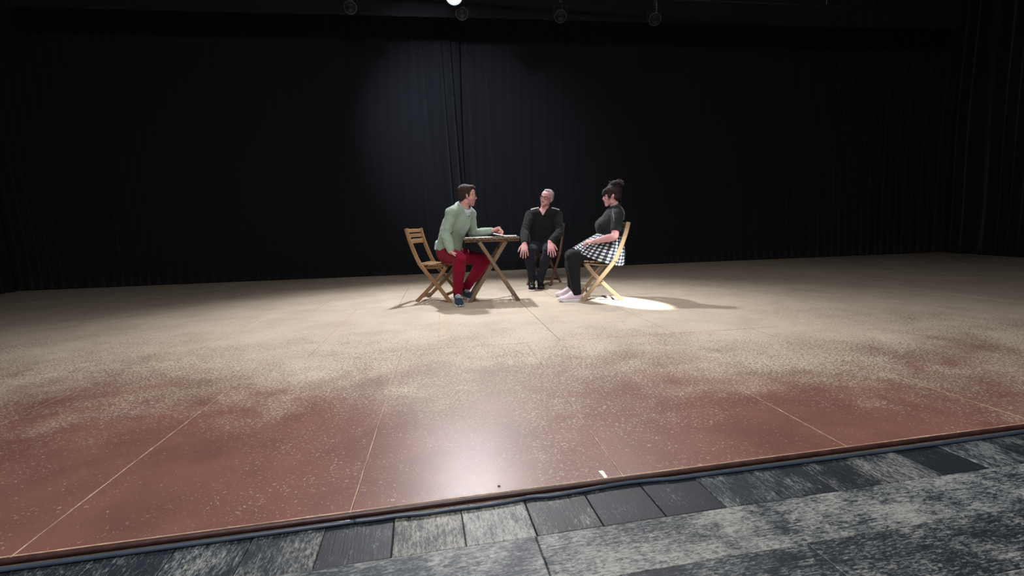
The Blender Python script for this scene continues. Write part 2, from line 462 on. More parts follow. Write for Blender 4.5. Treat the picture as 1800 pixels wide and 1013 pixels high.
# stage platform: a base slab with the painted boards laid on it
def slab(name, poly, z0, z1, mat):
    v, f = prism(poly, z0, z1); return tag(mesh_obj(name, v, f, mat, None, False), kind='structure')
half = 10.0
back_p = O8 + SV * 6.55
base = [E0 + EU * -9, E0 + EU * 11, E0 + EU * 11 + SV * 9.2, E0 + EU * -9 + SV * 9.5]
floor = slab('floor', base, -STEP - .05, -.012, M['seam_edge'])
rows = [(-3.2, 0.0, 0.0), (0.0, 2.0, -.64), (2.0, 4.0, -.2), (4.0, 6.0, -.64), (6.0, 6.9, 0)]
for v0, v1, off in rows:
    for k in range(-9, 12):
        ua, ub = off + .9 * k + .0018, off + .9 * (k + 1) - .0018
        poly = [O8 + SU * ua + SV * (v0 + .0018), O8 + SU * ub + SV * (v0 + .0018), O8 + SU * ub + SV * (v1 - .0018), O8 + SU * ua + SV * (v1 - .0018)]
        poly = clip(poly, E0 - EN * .006, -EN)
        if len(poly) < 3: continue
        v, f = prism(poly, -.012, random.uniform(-.0006, .0006))
        mesh_obj('floor_panel', v, f, M['floor'], floor, False)
# pale, splintered joint edges: thin fillets in the joints that the photograph shows light
def joint(a, b, w, z=.0007):
    a = V(a); b = V(b); n = V((-(b - a).y, (b - a).x)).normalized() * w / 2; g = Geo(); K = 40
    vs = []; fs = []
    for i in range(K + 1):
        p = a.lerp(b, i / K); e = random.uniform(.3, 1.2); e2 = random.uniform(.3, 1.2)
        vs += [(p.x - n.x * e, p.y - n.y * e, -.003), (p.x - n.x * e, p.y - n.y * e, z), (p.x + n.x * e2, p.y + n.y * e2, z), (p.x + n.x * e2, p.y + n.y * e2, -.003)]
    for i in range(K):
        for j in range(3): q = i * 4 + j; fs.append((q, q + 1, q + 5, q + 4))
    return mesh_obj('joint_filler', vs, fs, M['seam_edge'], floor, False)
fr = lambda u: O8 + SU * u + SV * -2.13
for u in (-1.8, -.9, 0, .9, 1.8): 
    s = E0 + EU * 0; a = O8 + SU * u; 
    t = (E0 - a).dot(EN) / (-SV).dot(EN); joint(a, a - SV * (t - .004), .0042)
joint(O8 + SU * -.64 , O8 + SU * -.64 + SV * 2.0, .006)
joint(O8 + SU * -1.54 + SV * .2 , O8 + SU * -1.54 + SV * 1.7, .006)
joint(O8 + SU * .3, O8 + SU * 1.9, .006)

joint(E0 - EN * .009 - EU * 2.2, E0 - EN * .009 + EU * 3.5, .004, .0012)
# nosing along the lip and the riser under it
def line(k, n, z): p = E0 + EU * k + EN * n; return (p.x, p.y, z)
v, f = loft([line(-9, -.004, -.0095), line(11, -.004, -.0095)], [.0095, .0095], None, 16, 60)
tag(mesh_obj('trim_1', v, f, M['nosing']), kind='structure')
g = Geo().add(*sweep([line(-9, -.010, -.03), line(11, -.010, -.03)], (0, 0, 1), .05, .010)); tag(g.obj('trim_2', M['nosing']), kind='structure')

# lower floor in front: weathered planks
low = [E0 + EU * -9 + EN * .0, E0 + EU * -9 + EN * 4.5, E0 + EU * 11 + EN * 4.5, E0 + EU * 11 + EN * .0]
floor2 = slab('floor', low, -STEP - .06, -STEP - .006, M['wall'])
short_me = {}
def plank(e0, e1, n0, n1, tone, warm, along):
    g_ = .0012 ; L = (e1 - e0) if along else (n1 - n0); W = (n1 - n0) if along else (e1 - e0)
    key = (round(L, 3), round(W, 3))
    if key not in short_me:
        hx, hy = L / 2 - g_, W / 2 - g_
        vv, ff = prism([V((-hx, -hy)), V((hx, -hy)), V((hx, hy)), V((-hx, hy))], -.006, 0)
        me = bpy.data.meshes.new('plank'); me.from_pydata([tuple(x) for x in vv], [], ff); me.materials.append(M['plank']); short_me[key] = me
    o = bpy.data.objects.new('plank', short_me[key]); COL.objects.link(o); o.parent = floor2
    c = E0 + EU * ((e0 + e1) / 2) + EN * ((n0 + n1) / 2)
    o.location = (c.x, c.y, -STEP + random.uniform(-.0004, .0004)); o.rotation_euler = (0, 0, AE + (0 if along else math.pi / 2))
    o.color = (tone, warm, 0, 1)
tones = {-2: (.34, 0.1), -1: (.62, .75), 0: (.66, .3), 1: (.48, .5), 2: (.36, .2), 3: (.3, 0), -3: (.5, .3)}
# cross seams read off the photograph: piece ends at these distances along the lip
def edist(px, py): p = FL(px, py, -STEP).to_2d(); return (p - E0).dot(EU)
cuts = [edist(690, 955), edist(816, 935), edist(934, 915), edist(1046, 900), edist(1152, 885)]
NB = ((FL(816, 962, -STEP).to_2d() - E0).dot(EN))
pitch_w = (cuts[-1] - cuts[0]) / 4
allc = [cuts[0] - pitch_w * k for k in range(16, 0, -1)] + cuts + [cuts[-1] + pitch_w * k for k in range(1, 22)]
for i, (a, b) in enumerate(zip(allc[:-1], allc[1:])):
    k = i - 17; tn = tones.get(k, (random.uniform(.35, .6), random.random() * .6)); plank(a, b, .004, NB, tn[0], tn[1], False)
for r_ in range(9):
    n0 = NB + .20 * r_; off = [.03, -.5, .35][r_ % 3]
    for k in range(-5, 6):
        tn = .60 + random.uniform(-.12, .08)
        plank(off + 1.25 * k, off + 1.25 * (k + 1), n0, n0 + .20, tn, random.random() * .3, True)

# black cable lying along the foot of the lip
cp = []
for px, py in [(560, 926), (616, 918), (660, 913), (700, 907), (745, 903), (800, 895), (850, 889), (900, 881), (935, 874), (965, 872), (1000, 867), (1050, 858), (1095, 850), (1140, 845), (1187, 841.5), (1250, 833)]:
    q = FL(px, py, -STEP + .007); cp.append((q.x, q.y, q.z))
s0, s1 = V(cp[0]), V(cp[-1]); ev = V((EU.x, EU.y, 0))
cp = [tuple(s0 - ev * (6 - k * 1.2) + V((EN.x, EN.y, 0)) * .004 * math.sin(k * 2)) for k in range(5)] + cp + [tuple(s1 + ev * (k * .9) + V((EN.x, EN.y, 0)) * .006 * math.sin(k * 1.7)) for k in range(1, 9)]
c = tube_obj('cable', cp, .0068, M['cable'], None, 4, 10)
tag(c, 'long dark rubber cable lying along the foot of the brown stage lip', 'cable')

# marks on the stage: white tape tab near the lip, dark tape scrap in the bright patch, screw hole
def flat_mark(name, quad, h, mat, label, cat):
    v, f = prism([V(q[:2]) for q in quad], .0008, .0008 + h); return tag(mesh_obj(name, v, f, mat, None, False), label, cat)
flat_mark('tape_tab', [FL(1063, 841.5), FL(1068, 839), FL(1060, 828), FL(1051.5, 828.5)], .0012, M['tape_white'], 'small white tape tab stuck near the front lip of the stage', 'tape')
flat_mark('tape_scrap', [FL(1064, 525), FL(1069, 524), FL(1062, 520), FL(1056, 520)], .003, M['tape_black'], 'small dark tape scrap on the floor behind the woman\'s chair', 'tape')
q = FL(877, 855); v, f = ell((q.x, q.y, .001), (.005, .005, .002)); tag(mesh_obj('screw', v, f, M['black_metal']), 'tiny dark screw head in the glossy stage floor by the lip', 'screw')

# curtains
BL = FL(616, 487).to_2d(); BR = FL(1187, 463).to_2d(); BU = (BR - BL).normalized(); BN = V((BU.y, -BU.x))
def bdist(px): 
    a = FL(px, 487 - (px - 616) * .042).to_2d(); return (a - BL).dot(BU)
def curtain(name, s0, s1, seed, amp, top=6.3, dep=0.0, bright=(), origin=BL, U=BU, NN=BN, zb=.015, lam=.17):
    ss = [s0]; nz = 26; vs = []; fs = []
    while ss[-1] < s1: ss.append(min(s1, ss[-1] + (.007 if bright and .9 < ss[-1] < 3.2 else .02)))
    ns = len(ss) - 1
    for i in range(ns + 1):
        s = ss[i]
        for j in range(nz + 1):
            z = zb + (top - zb) * j / nz; k = z / top
            x = s + .03 * math.sin(z * 1.3 + seed) * (1 - k)
            ph = noise.noise(V((s * 1.1, seed * 7.3, z * .05))) * 7
            d = amp * math.sin(2 * math.pi * s / lam + ph + .35 * math.sin(z * .9 + s)) * (.55 + .45 * (1 - k))
            d += amp * .8 * noise.noise(V((s * 4.2, seed, z * .22)))
            for (sc_, wd, hgt) in bright:
                e = (x - (sc_ - .035 * (z - 1.5))) / wd; d += hgt * math.exp(-e * e)
            p = origin + U * x + NN * (d + dep); vs.append((p.x, p.y, z))
    for i in range(ns):
        for j in range(nz):
            a = i * (nz + 1) + j; fs.append((a, a + nz + 1, a + nz + 2, a + 1))
    o = mesh_obj(name, vs, fs, M['curtain']); sol = o.modifiers.new('thickness', 'SOLIDIFY'); sol.thickness = .004
    return o
sL = bdist(818)
tag(curtain('stage_curtain', -6.6, sL + .06, 1.0, .012, dep=.055, bright=[(bdist(757), .018, .030), (bdist(770), .022, .028), (bdist(801), .010, .058), (bdist(816), .009, .065)]), 'black backdrop curtain at the left, with deep folds behind the man in green', 'curtain')
tag(curtain('stage_curtain', sL - .06, 12.9, 2.0, .010, dep=0.0, bright=[(bdist(826), .012, .02), (bdist(843), .020, .035), (bdist(874), .025, .02), (bdist(900), .03, .012)]), 'black backdrop curtain at the right, nearly flat, behind the man in black and the woman', 'curtain')
# side masking curtains (outside the middle of the picture)
tag(curtain('side_curtain', .2, 6.5, 3.0, .04, origin=V((-8.3, 1.5)), U=V((0, 1)), NN=V((1, 0)), lam=.25), 'black masking curtain closing the far left side of the stage', 'curtain')
tag(curtain('side_curtain', .2, 7.75, 4.0, .04, origin=V((9.3, 2.6)), U=V((0, 1)), NN=V((-1, 0)), lam=.25), 'black masking curtain closing the far right side of the stage', 'curtain')
# narrow border curtain across the top, its hem the faint line under the lamps
bz = P(900, 33, 8.35).z
bo = P(900, 33, 8.35)
bd = curtain('border_curtain', -7.3, 8.3, 5.0, .012, top=6.3, origin=bo.to_2d(), U=V((BU.x, BU.y)), NN=BN, zb=bz, lam=.3)
tag(bd, 'black border curtain hanging across the top behind the stage lamps', 'curtain')
# shell
def wall(name, a, b, z0, z1, th=.1):
    a = V(a); b = V(b); n = V((-(b - a).y, (b - a).x)).normalized() * th
    v, f = prism([a, b, b + n, a + n], z0, z1); return tag(mesh_obj(name, v, f, M['wall'], None, False), kind='structure')
WL = -8.6; WR = 9.7
bw0 = BL + BU * -6.0 - BN * .35; bw1 = BL + BU * 12.6 - BN * .35
wall('wall_back', bw0 , bw1, -.1, 6.5)
wall('wall_left', (WL, -3), (WL, 8.35), -.1, 6.5)
wall('wall_right', (WR, 10.9), (WR, -3), -.1, 6.5)
v, f = prism([V((WL, -3)), V((WR, -3)), V((WR, 11.2)), V((WL, 11.2))], 6.5, 6.6); tag(mesh_obj('ceiling', v, f, M['wall'], None, False), kind='structure')

# ------------------------------------------------------------------ stage lamps
def spotlight(loc, aim, label, group=None, lit=False, rad=.084):
    root = empty('stage_lamp', loc); d = (V(aim) - V(loc)).normalized()
    q = d.to_track_quat('Y', 'Z').to_matrix()
    def tr(vs): return [q @ V(x) for x in vs]
    def lathe(name, prof, mat, par=root, n=28):
        vs = []; fs = []
        for (y, r) in prof:
            for k in range(n): a = 2 * math.pi * k / n; vs.append((r * math.cos(a), y, r * math.sin(a)))
        for i in range(len(prof) - 1):
            for k in range(n): fs.append((i * n + k, i * n + (k + 1) % n, i * n + n + (k + 1) % n, i * n + n + k))
        return mesh_obj(name, tr(vs), fs, mat, par, False)
    R = rad
    lathe('housing', [(-.26, .001), (-.26, .6 * R), (-.24, .8 * R), (-.05, .92 * R), (-.05, 1.06 * R), (.02, 1.1 * R), (.02, .98 * R), (0, .96 * R), (-.04, .9 * R)], M['black_metal'])
    if lit:
        lathe('lens', [(-.005, .9 * R), (.012, .6 * R), (.018, .3 * R), (.02, .001)], M['lens_lit'])
    else:
        pr = [(-.01, .94 * R)]
        for k in range(4):
            a = .92 - .23 * k; pr += [(-.002, a * R), (-.008, (a - .10) * R), (-.010, (a - .12) * R)]
        pr += [(-.004, .08 * R), (0, .001)]
        lathe('lens', pr, M['lens'])
        lathe('lens_ring', [(.0, .98 * R), (.012, .93 * R), (.0, .86 * R)], M['metal'])
    # yoke and clamp stand upright above the body
    sx = q @ V((1, 0, 0)); a = sx * (1.2 * R); mid = q @ V((0, -.1, 0))
    yk = [mid - a, mid - a + V((0, 0, .14)), mid + V((0, 0, .19)), mid + a + V((0, 0, .14)), mid + a]
    g = Geo()
    for p0, p1 in zip(yk[:-1], yk[1:]): g.add(*sweep([p0, p1], d, .03, .005))
    g.obj('yoke', M['black_metal'], root)
    g = Geo(); g.add(*sweep([mid + V((0, 0, .19)), mid + V((0, 0, .36))], (1, 0, 0), .04, .04)); g.obj('clamp', M['black_metal'], root)
    chp = [mid + V((.03, -.02, .04 + .03 * k)) for k in range(10)]
    g = Geo()
    for k, p in enumerate(chp):
        vv, ff = ell(p, (.007, .007, .013), nu=8, nv=6); g.add(vv, ff)
    g.obj('safety_chain', M['metal'], root)
    tag(root, label, 'stage lamp', group); return root
bar_loc = []
lamps = [(616, 13, 7.62, 'unlit stage lamp hanging at the upper left, at the edge of the lit glow'),
         (812, 24, 7.72, 'unlit stage lamp just right of and below the glaring lit one'),
         (985, 29, 7.78, 'unlit stage lamp with rings in its lens, above the seated man in black'),
         (1151, 34, 7.9, 'unlit stage lamp furthest right on the bar, above the woman')]
for px, py, d, lab in lamps:
    p = P(px, py, d); spotlight(p, (p.x * .3, 0, 1.2), lab, 'stage lamps on the bar')
ll = spotlight(LAMP, (-.3, 3.8, 0.2), 'glaring lit stage lamp at the top edge of the picture', lit=True, rad=.12)
p0 = P(616, 13, 7.62); p1 = P(1151, 34, 7.9); bz2 = .345
dirb = (p1 - p0).normalized()
rt = empty('lighting_bar', (p0 + dirb * 2.4 + V((0, .1, bz2))))
v, f = loft([tuple(-dirb * 6), tuple(dirb * 6)], [.024, .024], None, 14, 30); mesh_obj('pipe', v, f, M['black_metal'], rt)
for k in (-5, -1.8, 1.8, 5):
    q = dirb * k; tube_obj('hanging_cable', [tuple(q), tuple(q + V((0, 0, 6.5 - rt.location.z - q.z)))], .004, M['metal'], rt)
tag(rt, 'black steel lighting bar carrying the stage lamps above the stage', 'lighting bar')

# ------------------------------------------------------------------ folding chair
def folding_chair(loc, ang, mat, label, W=.205):
    r = empty('folding_chair', loc, ang)
    prof = [(-.262, .86), (-.232, .74), (-.182, .60), (-.115, .45), (-.015, .32), (.11, .17), (.24, 0)]
    for s in (-1, 1):
        v, f, uv = sweep([(x, s * W, z) for x, z in prof], (0, 1, 0), .022, .046, 4, .008)
        for k in range(16): pass
        Geo().add(v, f, uv).obj('back_post', mat, r)
        bar_obj('rear_leg', [(.195, s * (W - .035), .415), (.11, s * (W - .035), .30), (0, s * (W - .035), .185), (-.10, s * (W - .035), .09), (-.20, s * (W - .035), 0)], (0, 1, 0), .02, .042, mat, r, 3, .006)
        bar_obj('seat_rail', [(-.135, s * (W - .058), .418), (-.05, s * (W - .058), .405), (.08, s * (W - .058), .408), (.215, s * (W - .058), .428)], (0, 1, 0), .02, .036, mat, r, 3, .006)
        for bx, bz in ((.018, .222), (-.115, .44), (.185, .405)):
            v, f = ell((bx, s * (W + .012), bz), (.009, .004, .009), nu=10, nv=6); mesh_obj('bolt', v, f, M['metal'], r)
    for k in range(6):
        x = -.128 + k * .064; z = .448 - .014 * math.sin(math.pi * (k + .5) / 6)
        wv, fv, uvv = sweep([(x, -W + .016, z), (x, W - .016, z)], (1, 0, 0), .054, .014, 1, .004); Geo().add(wv, fv, uvv).obj('seat_slat', mat, r)
    for z, h in ((.832, .042), (.775, .04), (.71, .052)):
        x = np.interp(z, [.60, .74, .86], [-.182, -.232, -.262]); bow = .022
        bar_obj('back_slat', [(x, -W, z), (x - bow, -W * .5, z), (x - bow * 1.3, 0, z), (x - bow, W * .5, z), (x, W, z)], (-.25, 0, 1), h, .013, mat, r, 3, .004)
    bar_obj('rear_stretcher', [(-.135, -W + .03, .058), (-.135, W - .03, .058)], (0, 0, 1), .034, .018, mat, r)
    bar_obj('front_stretcher', [(.175, -W, .085), (.175, W, .085)], (0, 0, 1), .034, .018, mat, r)
    tag(r, label, 'chair', 'folding chairs around the table'); return r
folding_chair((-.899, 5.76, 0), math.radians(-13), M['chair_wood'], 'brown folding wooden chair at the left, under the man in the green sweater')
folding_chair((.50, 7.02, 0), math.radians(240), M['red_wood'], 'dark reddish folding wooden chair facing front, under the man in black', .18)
folding_chair((1.035, 5.525, 0), math.radians(176.5), M['lit_wood'], 'pale brightly lit folding wooden chair at the right, under the woman', .228)

# ------------------------------------------------------------------ folding table
def folding_table(loc, ang):
    r = empty('folding_table', loc, ang); mt = M['table_wood']; n = 10; pw = .0645; hw = n * pw / 2; hd = .26; top = .735
    for k in range(n):
        x = -hw + pw * (k + .5)
        bar_obj('slat', [(x, -hd, top - .009), (x, hd, top - .009)], (1, 0, 0), pw - .012, .018, mt, r, 1, .003)
    for y in (-hd + .052, hd - .052):
        bar_obj('apron', [(-hw + .02, y, top - .034), (hw - .008, y, top - .034)], (0, 0, 1), .032, .018, mt, r)
    for x in (-.19, .19): bar_obj('batten', [(x, -hd + .03, top - .03), (x, hd - .03, top - .03)], (0, 0, 1), .024, .03, mt, r)
    for s in (-1, 1):
        bar_obj('leg', [(-.135, s * .222, top - .05), (.29, s * .222, .0)], (0, 1, 0), .021, .044, mt, r, 1, .005)
        bar_obj('leg', [(.165, s * .19, top - .05), (-.27, s * .19, .0)], (0, 1, 0), .021, .044, mt, r, 1, .005)
        v, f = ell((.015, s * .236, .345 + .08), (.011, .005, .011), nu=10, nv=6); mesh_obj('bolt', v, f, M['metal'], r)
        v, f = ell((.226, s * .236, .10), (.008, .005, .008), nu=10, nv=6); mesh_obj('bolt', v, f, M['metal'], r)
    bar_obj('stretcher', [(-.222, -.2, .075), (-.222, .2, .075)], (0, 0, 1), .035, .018, mt, r)
    bar_obj('stretcher', [(.243, -.212, .075), (.243, .212, .075)], (0, 0, 1), .035, .018, mt, r)
    bar_obj('stretcher', [(.105, -.2, .595), (.105, .2, .595)], (0, 0, 1), .035, .018, mt, r)
    tag(r, 'small square slatted folding table on crossed legs between the two men', 'table'); return r
TB = V((-.238, 5.665, 0)); TA = math.radians(6)
folding_table(TB, TA)
TM = Matrix.Translation(TB) @ Matrix.Rotation(TA, 4, 'Z')
def on_table(name, x0, x1, y0, y1, z, th, mat, rot, par=None, lift=0):
    cx, cy = (x0 + x1) / 2, (y0 + y1) / 2; hx, hy = (x1 - x0) / 2, (y1 - y0) / 2; g = Geo(); vs = []; fs = []
    n = 8
    for i in range(n + 1):
        for j in range(2):
            for k in range(2):
                x = -hx + 2 * hx * i / n; vs.append((x, (-hy, hy)[j], (0, th)[k] + lift * (i / n) ** 2))
    for i in range(n):
        a = i * 4; b = a + 4; fs += [(a + 1, b + 1, b + 3, a + 3), (a, a + 2, b + 2, b), (a, b, b + 1, a + 1), (a + 2, a + 3, b + 3, b + 2)]
    fs += [(0, 1, 3, 2), (n * 4, n * 4 + 2, n * 4 + 3, n * 4 + 1)]
    o = mesh_obj(name, vs, fs, mat, par, False)
    if par is None: o.matrix_basis = TM @ Matrix.Translation((cx, cy, z)) @ Matrix.Rotation(rot, 4, 'Z')
    return o
ps = on_table('paper_sheet', -.29, .01, -.20, .01, .7355, .003, M['paper'], .04)
tag(ps, 'white sheets of paper lying flat on the table beside the man in green', 'paper')
nb = empty('notebook', TM @ V((.17, -.06, .7355)), TA - .12)
def nbp(name, vs, fs, mat): return mesh_obj(name, vs, fs, mat, nb, False)
def boxv(x0, x1, y0, y1, z0, z1, l0=0, l1=0):
    vs = [(x0, y0, z0 + l0), (x1, y0, z0 + l1), (x1, y1, z0 + l1), (x0, y1, z0 + l0), (x0, y0, z1 + l0), (x1, y0, z1 + l1), (x1, y1, z1 + l1), (x0, y1, z1 + l0)]
    return vs, [(3, 2, 1, 0), (4, 5, 6, 7), (0, 1, 5, 4), (1, 2, 6, 5), (2, 3, 7, 6), (3, 0, 4, 7)]
nbp('cover', *boxv(-.14, .0, -.11, .11, 0, .006, .030, 0), M['black_cover'])
nbp('cover', *boxv(.0, .14, -.11, .11, 0, .003), M['black_cover'])
nbp('page_block', *boxv(-.132, -.002, -.100, .103, .006, .012, .030, 0), M['paper'])
nbp('page_block', *boxv(.002, .132, -.103, .103, .003, .010), M['paper'])
tag(nb, 'open notebook with black cover and white pages on the right half of the table', 'notebook')

# ------------------------------------------------------------------ people
def nv(v): return np.array(v, float) / np.linalg.norm(v)
SKIN = np.array(srgb(204, 152, 144)[:3])
class Head:
    def __init__(s, c, f, u, scale=1.0, slim=1.0):
        s.c = np.array(c, float); s.f = nv(f); u = nv(u); s.x = nv(np.cross(s.f, u)); s.u = np.cross(s.x, s.f); s.k = scale; s.slim = slim
        s.A = np.array([s.x, s.f, s.u])     # local x right, y forward, z up
    def pt(s, x, y, z): return s.c + s.k * (np.array([x * s.slim, y, z]) @ s.A)
    def e(s, c, r, **k): return ell(s.pt(*c), [r[0] * s.k * s.slim, r[1] * s.k, r[2] * s.k], s.A, **k)
    def t(s, pts, rad): return loft([s.pt(*p) for p in pts], [r * s.k for r in rad], None, 12, 4)
    def local(s, co): q = ((co - s.c) @ s.A.T) / s.k; q[:, 0] /= s.slim; return q
    def shapes(s, female=False):
        nz = .86 if female else 1.0
        L = [s.e((0, -.014, .033), (.075, .096, .084), nu=32, nv=20), s.e((0, .026, -.018), (.063, .063, .082)), s.e((0, .03, -.066), (.053 if not female else .047, .050, .037)),
             s.e((0, .060, -.094), (.027, .024, .020)), s.e((0, .042, .046), (.060, .044, .046)), s.e((0, .074, .024), (.046, .015, .012)), s.e((0, .05, -.045), (.045, .043, .04)),
             s.t([(0, .080, .018), (0, .080 + .012 * nz, -.006), (0, .080 + .021 * nz, -.024)], [.0075, .0080, .0095 * nz]), s.e((.010, .090, -.029), (.0075, .009, .007)), s.e((-.010, .090, -.029), (.0075, .009, .007)),
             s.e((0, .0830, -.0525), (.022, .0095, .0058)), s.e((0, .0815, -.0625), (.019, .010, .0062)), s.e((0, .068, -.058), (.034, .021, .030)), s.e((0, .070, -.078), (.026, .016, .016)),
             s.e((.040, .055, -.018), (.021, .022, .022)), s.e((-.040, .055, -.018), (.021, .022, .022)),
             s.e((.046, .0, -.058), (.013, .034, .032)), s.e((-.046, .0, -.058), (.013, .034, .032))]
        for g in (1, -1):
            L.append(s.e((g * .031, .0765, .0105 if not female else .0080), (.017, .010, .0072 if not female else .0085)))         # upper lid
            L.append(s.e((g * .031, .0745, -.0085), (.016, .009, .0050)))        # lower lid
            L.append(s.t([(g * .070, .006, -.036), (g * .079, -.001, -.022), (g * .083, -.010, -.004), (g * .084, -.014, .008), (g * .080, -.006, .014), (g * .074, .002, .008)], [.0055, .0055, .005, .005, .005, .004]))
            L.append(s.e((g * .076, -.004, -.010), (.006, .013, .020)))
        return L
def head_tint(hd, lips=(150, 70, 78), brow=(60, 40, 34), stubble=0.0, skin=SKIN, lash=False, flush=.3):
    lc = np.array(srgb(*lips)[:3]); bc = np.array(srgb(*brow)[:3])
    def fn(co):
        q = hd.local(co); x, y, z = q[:, 0], q[:, 1], q[:, 2]; col = np.tile(skin, (len(co), 1))
        near = (np.abs(x) < .11) & (np.abs(y) < .14) & (z > -.13) & (z < .13)
        ax_ = np.abs(x)
        def soft(v, c, w_): return np.exp(-((v - c) / w_) ** 2)
        def mix(m, c, a):
            m = (np.asarray(m, float) * near)[:, None] * a; col[:] = col * (1 - m) + c * m
        mix(soft(ax_, .040, .020) * soft(z, -.024, .018) * (y > .03), np.array(srgb(205, 118, 116)[:3]), flush)
        mix(soft(ax_, 0, .014) * (y > .086) * soft(z, -.022, .016), np.array(srgb(210, 125, 118)[:3]), flush)
        if stubble: mix(np.clip((-z - .026) / .02, 0, 1) * np.clip((y + .01) / .03, 0, 1) * (z > -.120), np.array(srgb(84, 56, 52)[:3]), stubble)
        mix((y > .070) * (ax_ < .0225) * np.clip((.0115 - np.abs(z + .0575)) / .003, 0, 1), lc, .7)
        mix((y > .062) * (ax_ < .023) * (np.abs(z + .0585 - 7 * x * x) < .0017), lc * .4, .8)
        mix((y > .05) * soft(ax_, .032, .017) * (ax_ > .012) * (np.abs(z - .0245) < .0040), bc, .85)
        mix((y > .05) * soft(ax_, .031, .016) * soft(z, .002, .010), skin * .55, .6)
        if lash: mix((y > .06) * (np.abs(ax_ - .031) < .017) * (np.abs(z - .003) < .006), np.array([.02, .015, .015]), .9)
        return np.concatenate([col, np.ones((len(col), 1))], 1)
    return fn
def eyes(hd, parent, look=(0, 1, 0)):
    for g in (1, -1):
        c = hd.pt(g * .031, .0735, .001); v, f = ell(c, [.0118 * hd.k] * 3, hd.A, 14, 10)
        o = world_obj('eye', v, f, M['eye_white'], parent)
        c2 = hd.pt(g * .031 + look[0] * .006, .0735 + .0082, .001 + look[2] * .004); v, f = ell(c2, [.0055 * hd.k, .0045 * hd.k, .0055 * hd.k], hd.A, 10, 6)
        world_obj('iris', v, f, M['eye_dark'], o)
def glasses(hd, parent, round_=True, r=.0022, mat=None):
    g = Geo(); 
    def tb(p): v, f = loft([hd.pt(*q) for q in p], [r] * len(p), None, 8, 2); g.add(v, f, [(0, 0)] * len(v))
    for s in (1, -1):
        ring = []
        for k in range(17):
            a = 2 * math.pi * k / 16; ex = 1 if round_ else .55
            cx, cz = math.cos(a), math.sin(a); ring.append((s * .033 + .0235 * math.copysign(abs(cx) ** ex, cx), .094 - .004 * abs(cx), .0 + (.021 if round_ else .0155) * math.copysign(abs(cz) ** ex, cz)))
        tb(ring)
        tb([(s * .0565, .089, .006), (s * .072, .06, .008), (s * .080, .0, .010), (s * .083, -.02, -.004)])
    tb([(-.010, .095, .004), (0, .100, .007), (.010, .095, .004)])
    world_obj('glasses', g.v, g.f, mat or M['glasses'], parent)

def hand(w, d, palm, thumb, curl=(10, 15, 10), spread=5, k=1.0, tcurl=0, flen=1.0):
    """w wrist, d direction of the hand, palm = normal out of the palm, thumb = +1/-1 side"""
    w = np.array(w, float); d = nv(d); palm = np.array(palm, float); palm = nv(palm - d * np.dot(palm, d)); lat = np.cross(d, palm) * thumb
    L = [loft([w - d * .015, w + d * .02 * k, w + d * .055 * k, w + d * .088 * k], [(.027 * k, .021 * k), (.032 * k, .018 * k), (.040 * k, .0155 * k), (.038 * k, .012 * k)], lat, 14, 3)]
    fl = [(.0295, .040, .024, .019, .086), (.0100, .045, .028, .021, .091), (-.0100, .042, .026, .020, .089), (-.0290, .033, .020, .018, .082)]
    for i, (o, a, b, c, st) in enumerate(fl):
        an = math.radians(spread * (1.2, .35, -.45, -1.4)[i]); dd = d * math.cos(an) + lat * math.sin(an)
        p = w + (d * (st - .012) + lat * o) * k; pts = [p]; ang = 0
        for seg, cu_ in zip((.012 + a, b, c), curl):
            ang += math.radians(cu_); p = p + (dd * math.cos(ang) + palm * math.sin(ang)) * seg * k * flen; pts.append(p)
        L.append(loft(pts, [.0095 * k, .0088 * k, .0080 * k, .0068 * k], None, 10, 3))
    b0 = w + (d * .022 + lat * .022 + palm * .006) * k; t1 = nv(d * .75 + lat * .8 + palm * .25); t2 = nv(d * 1.0 + lat * (.45 - tcurl) + palm * (.25 + tcurl))
    L.append(loft([b0, b0 + t1 * .038 * k, b0 + t1 * .038 * k + t2 * .030 * k, b0 + t1 * .038 * k + t2 * .054 * k], [.014 * k, .0115 * k, .0098 * k, .0078 * k], None, 10, 3))
    return L

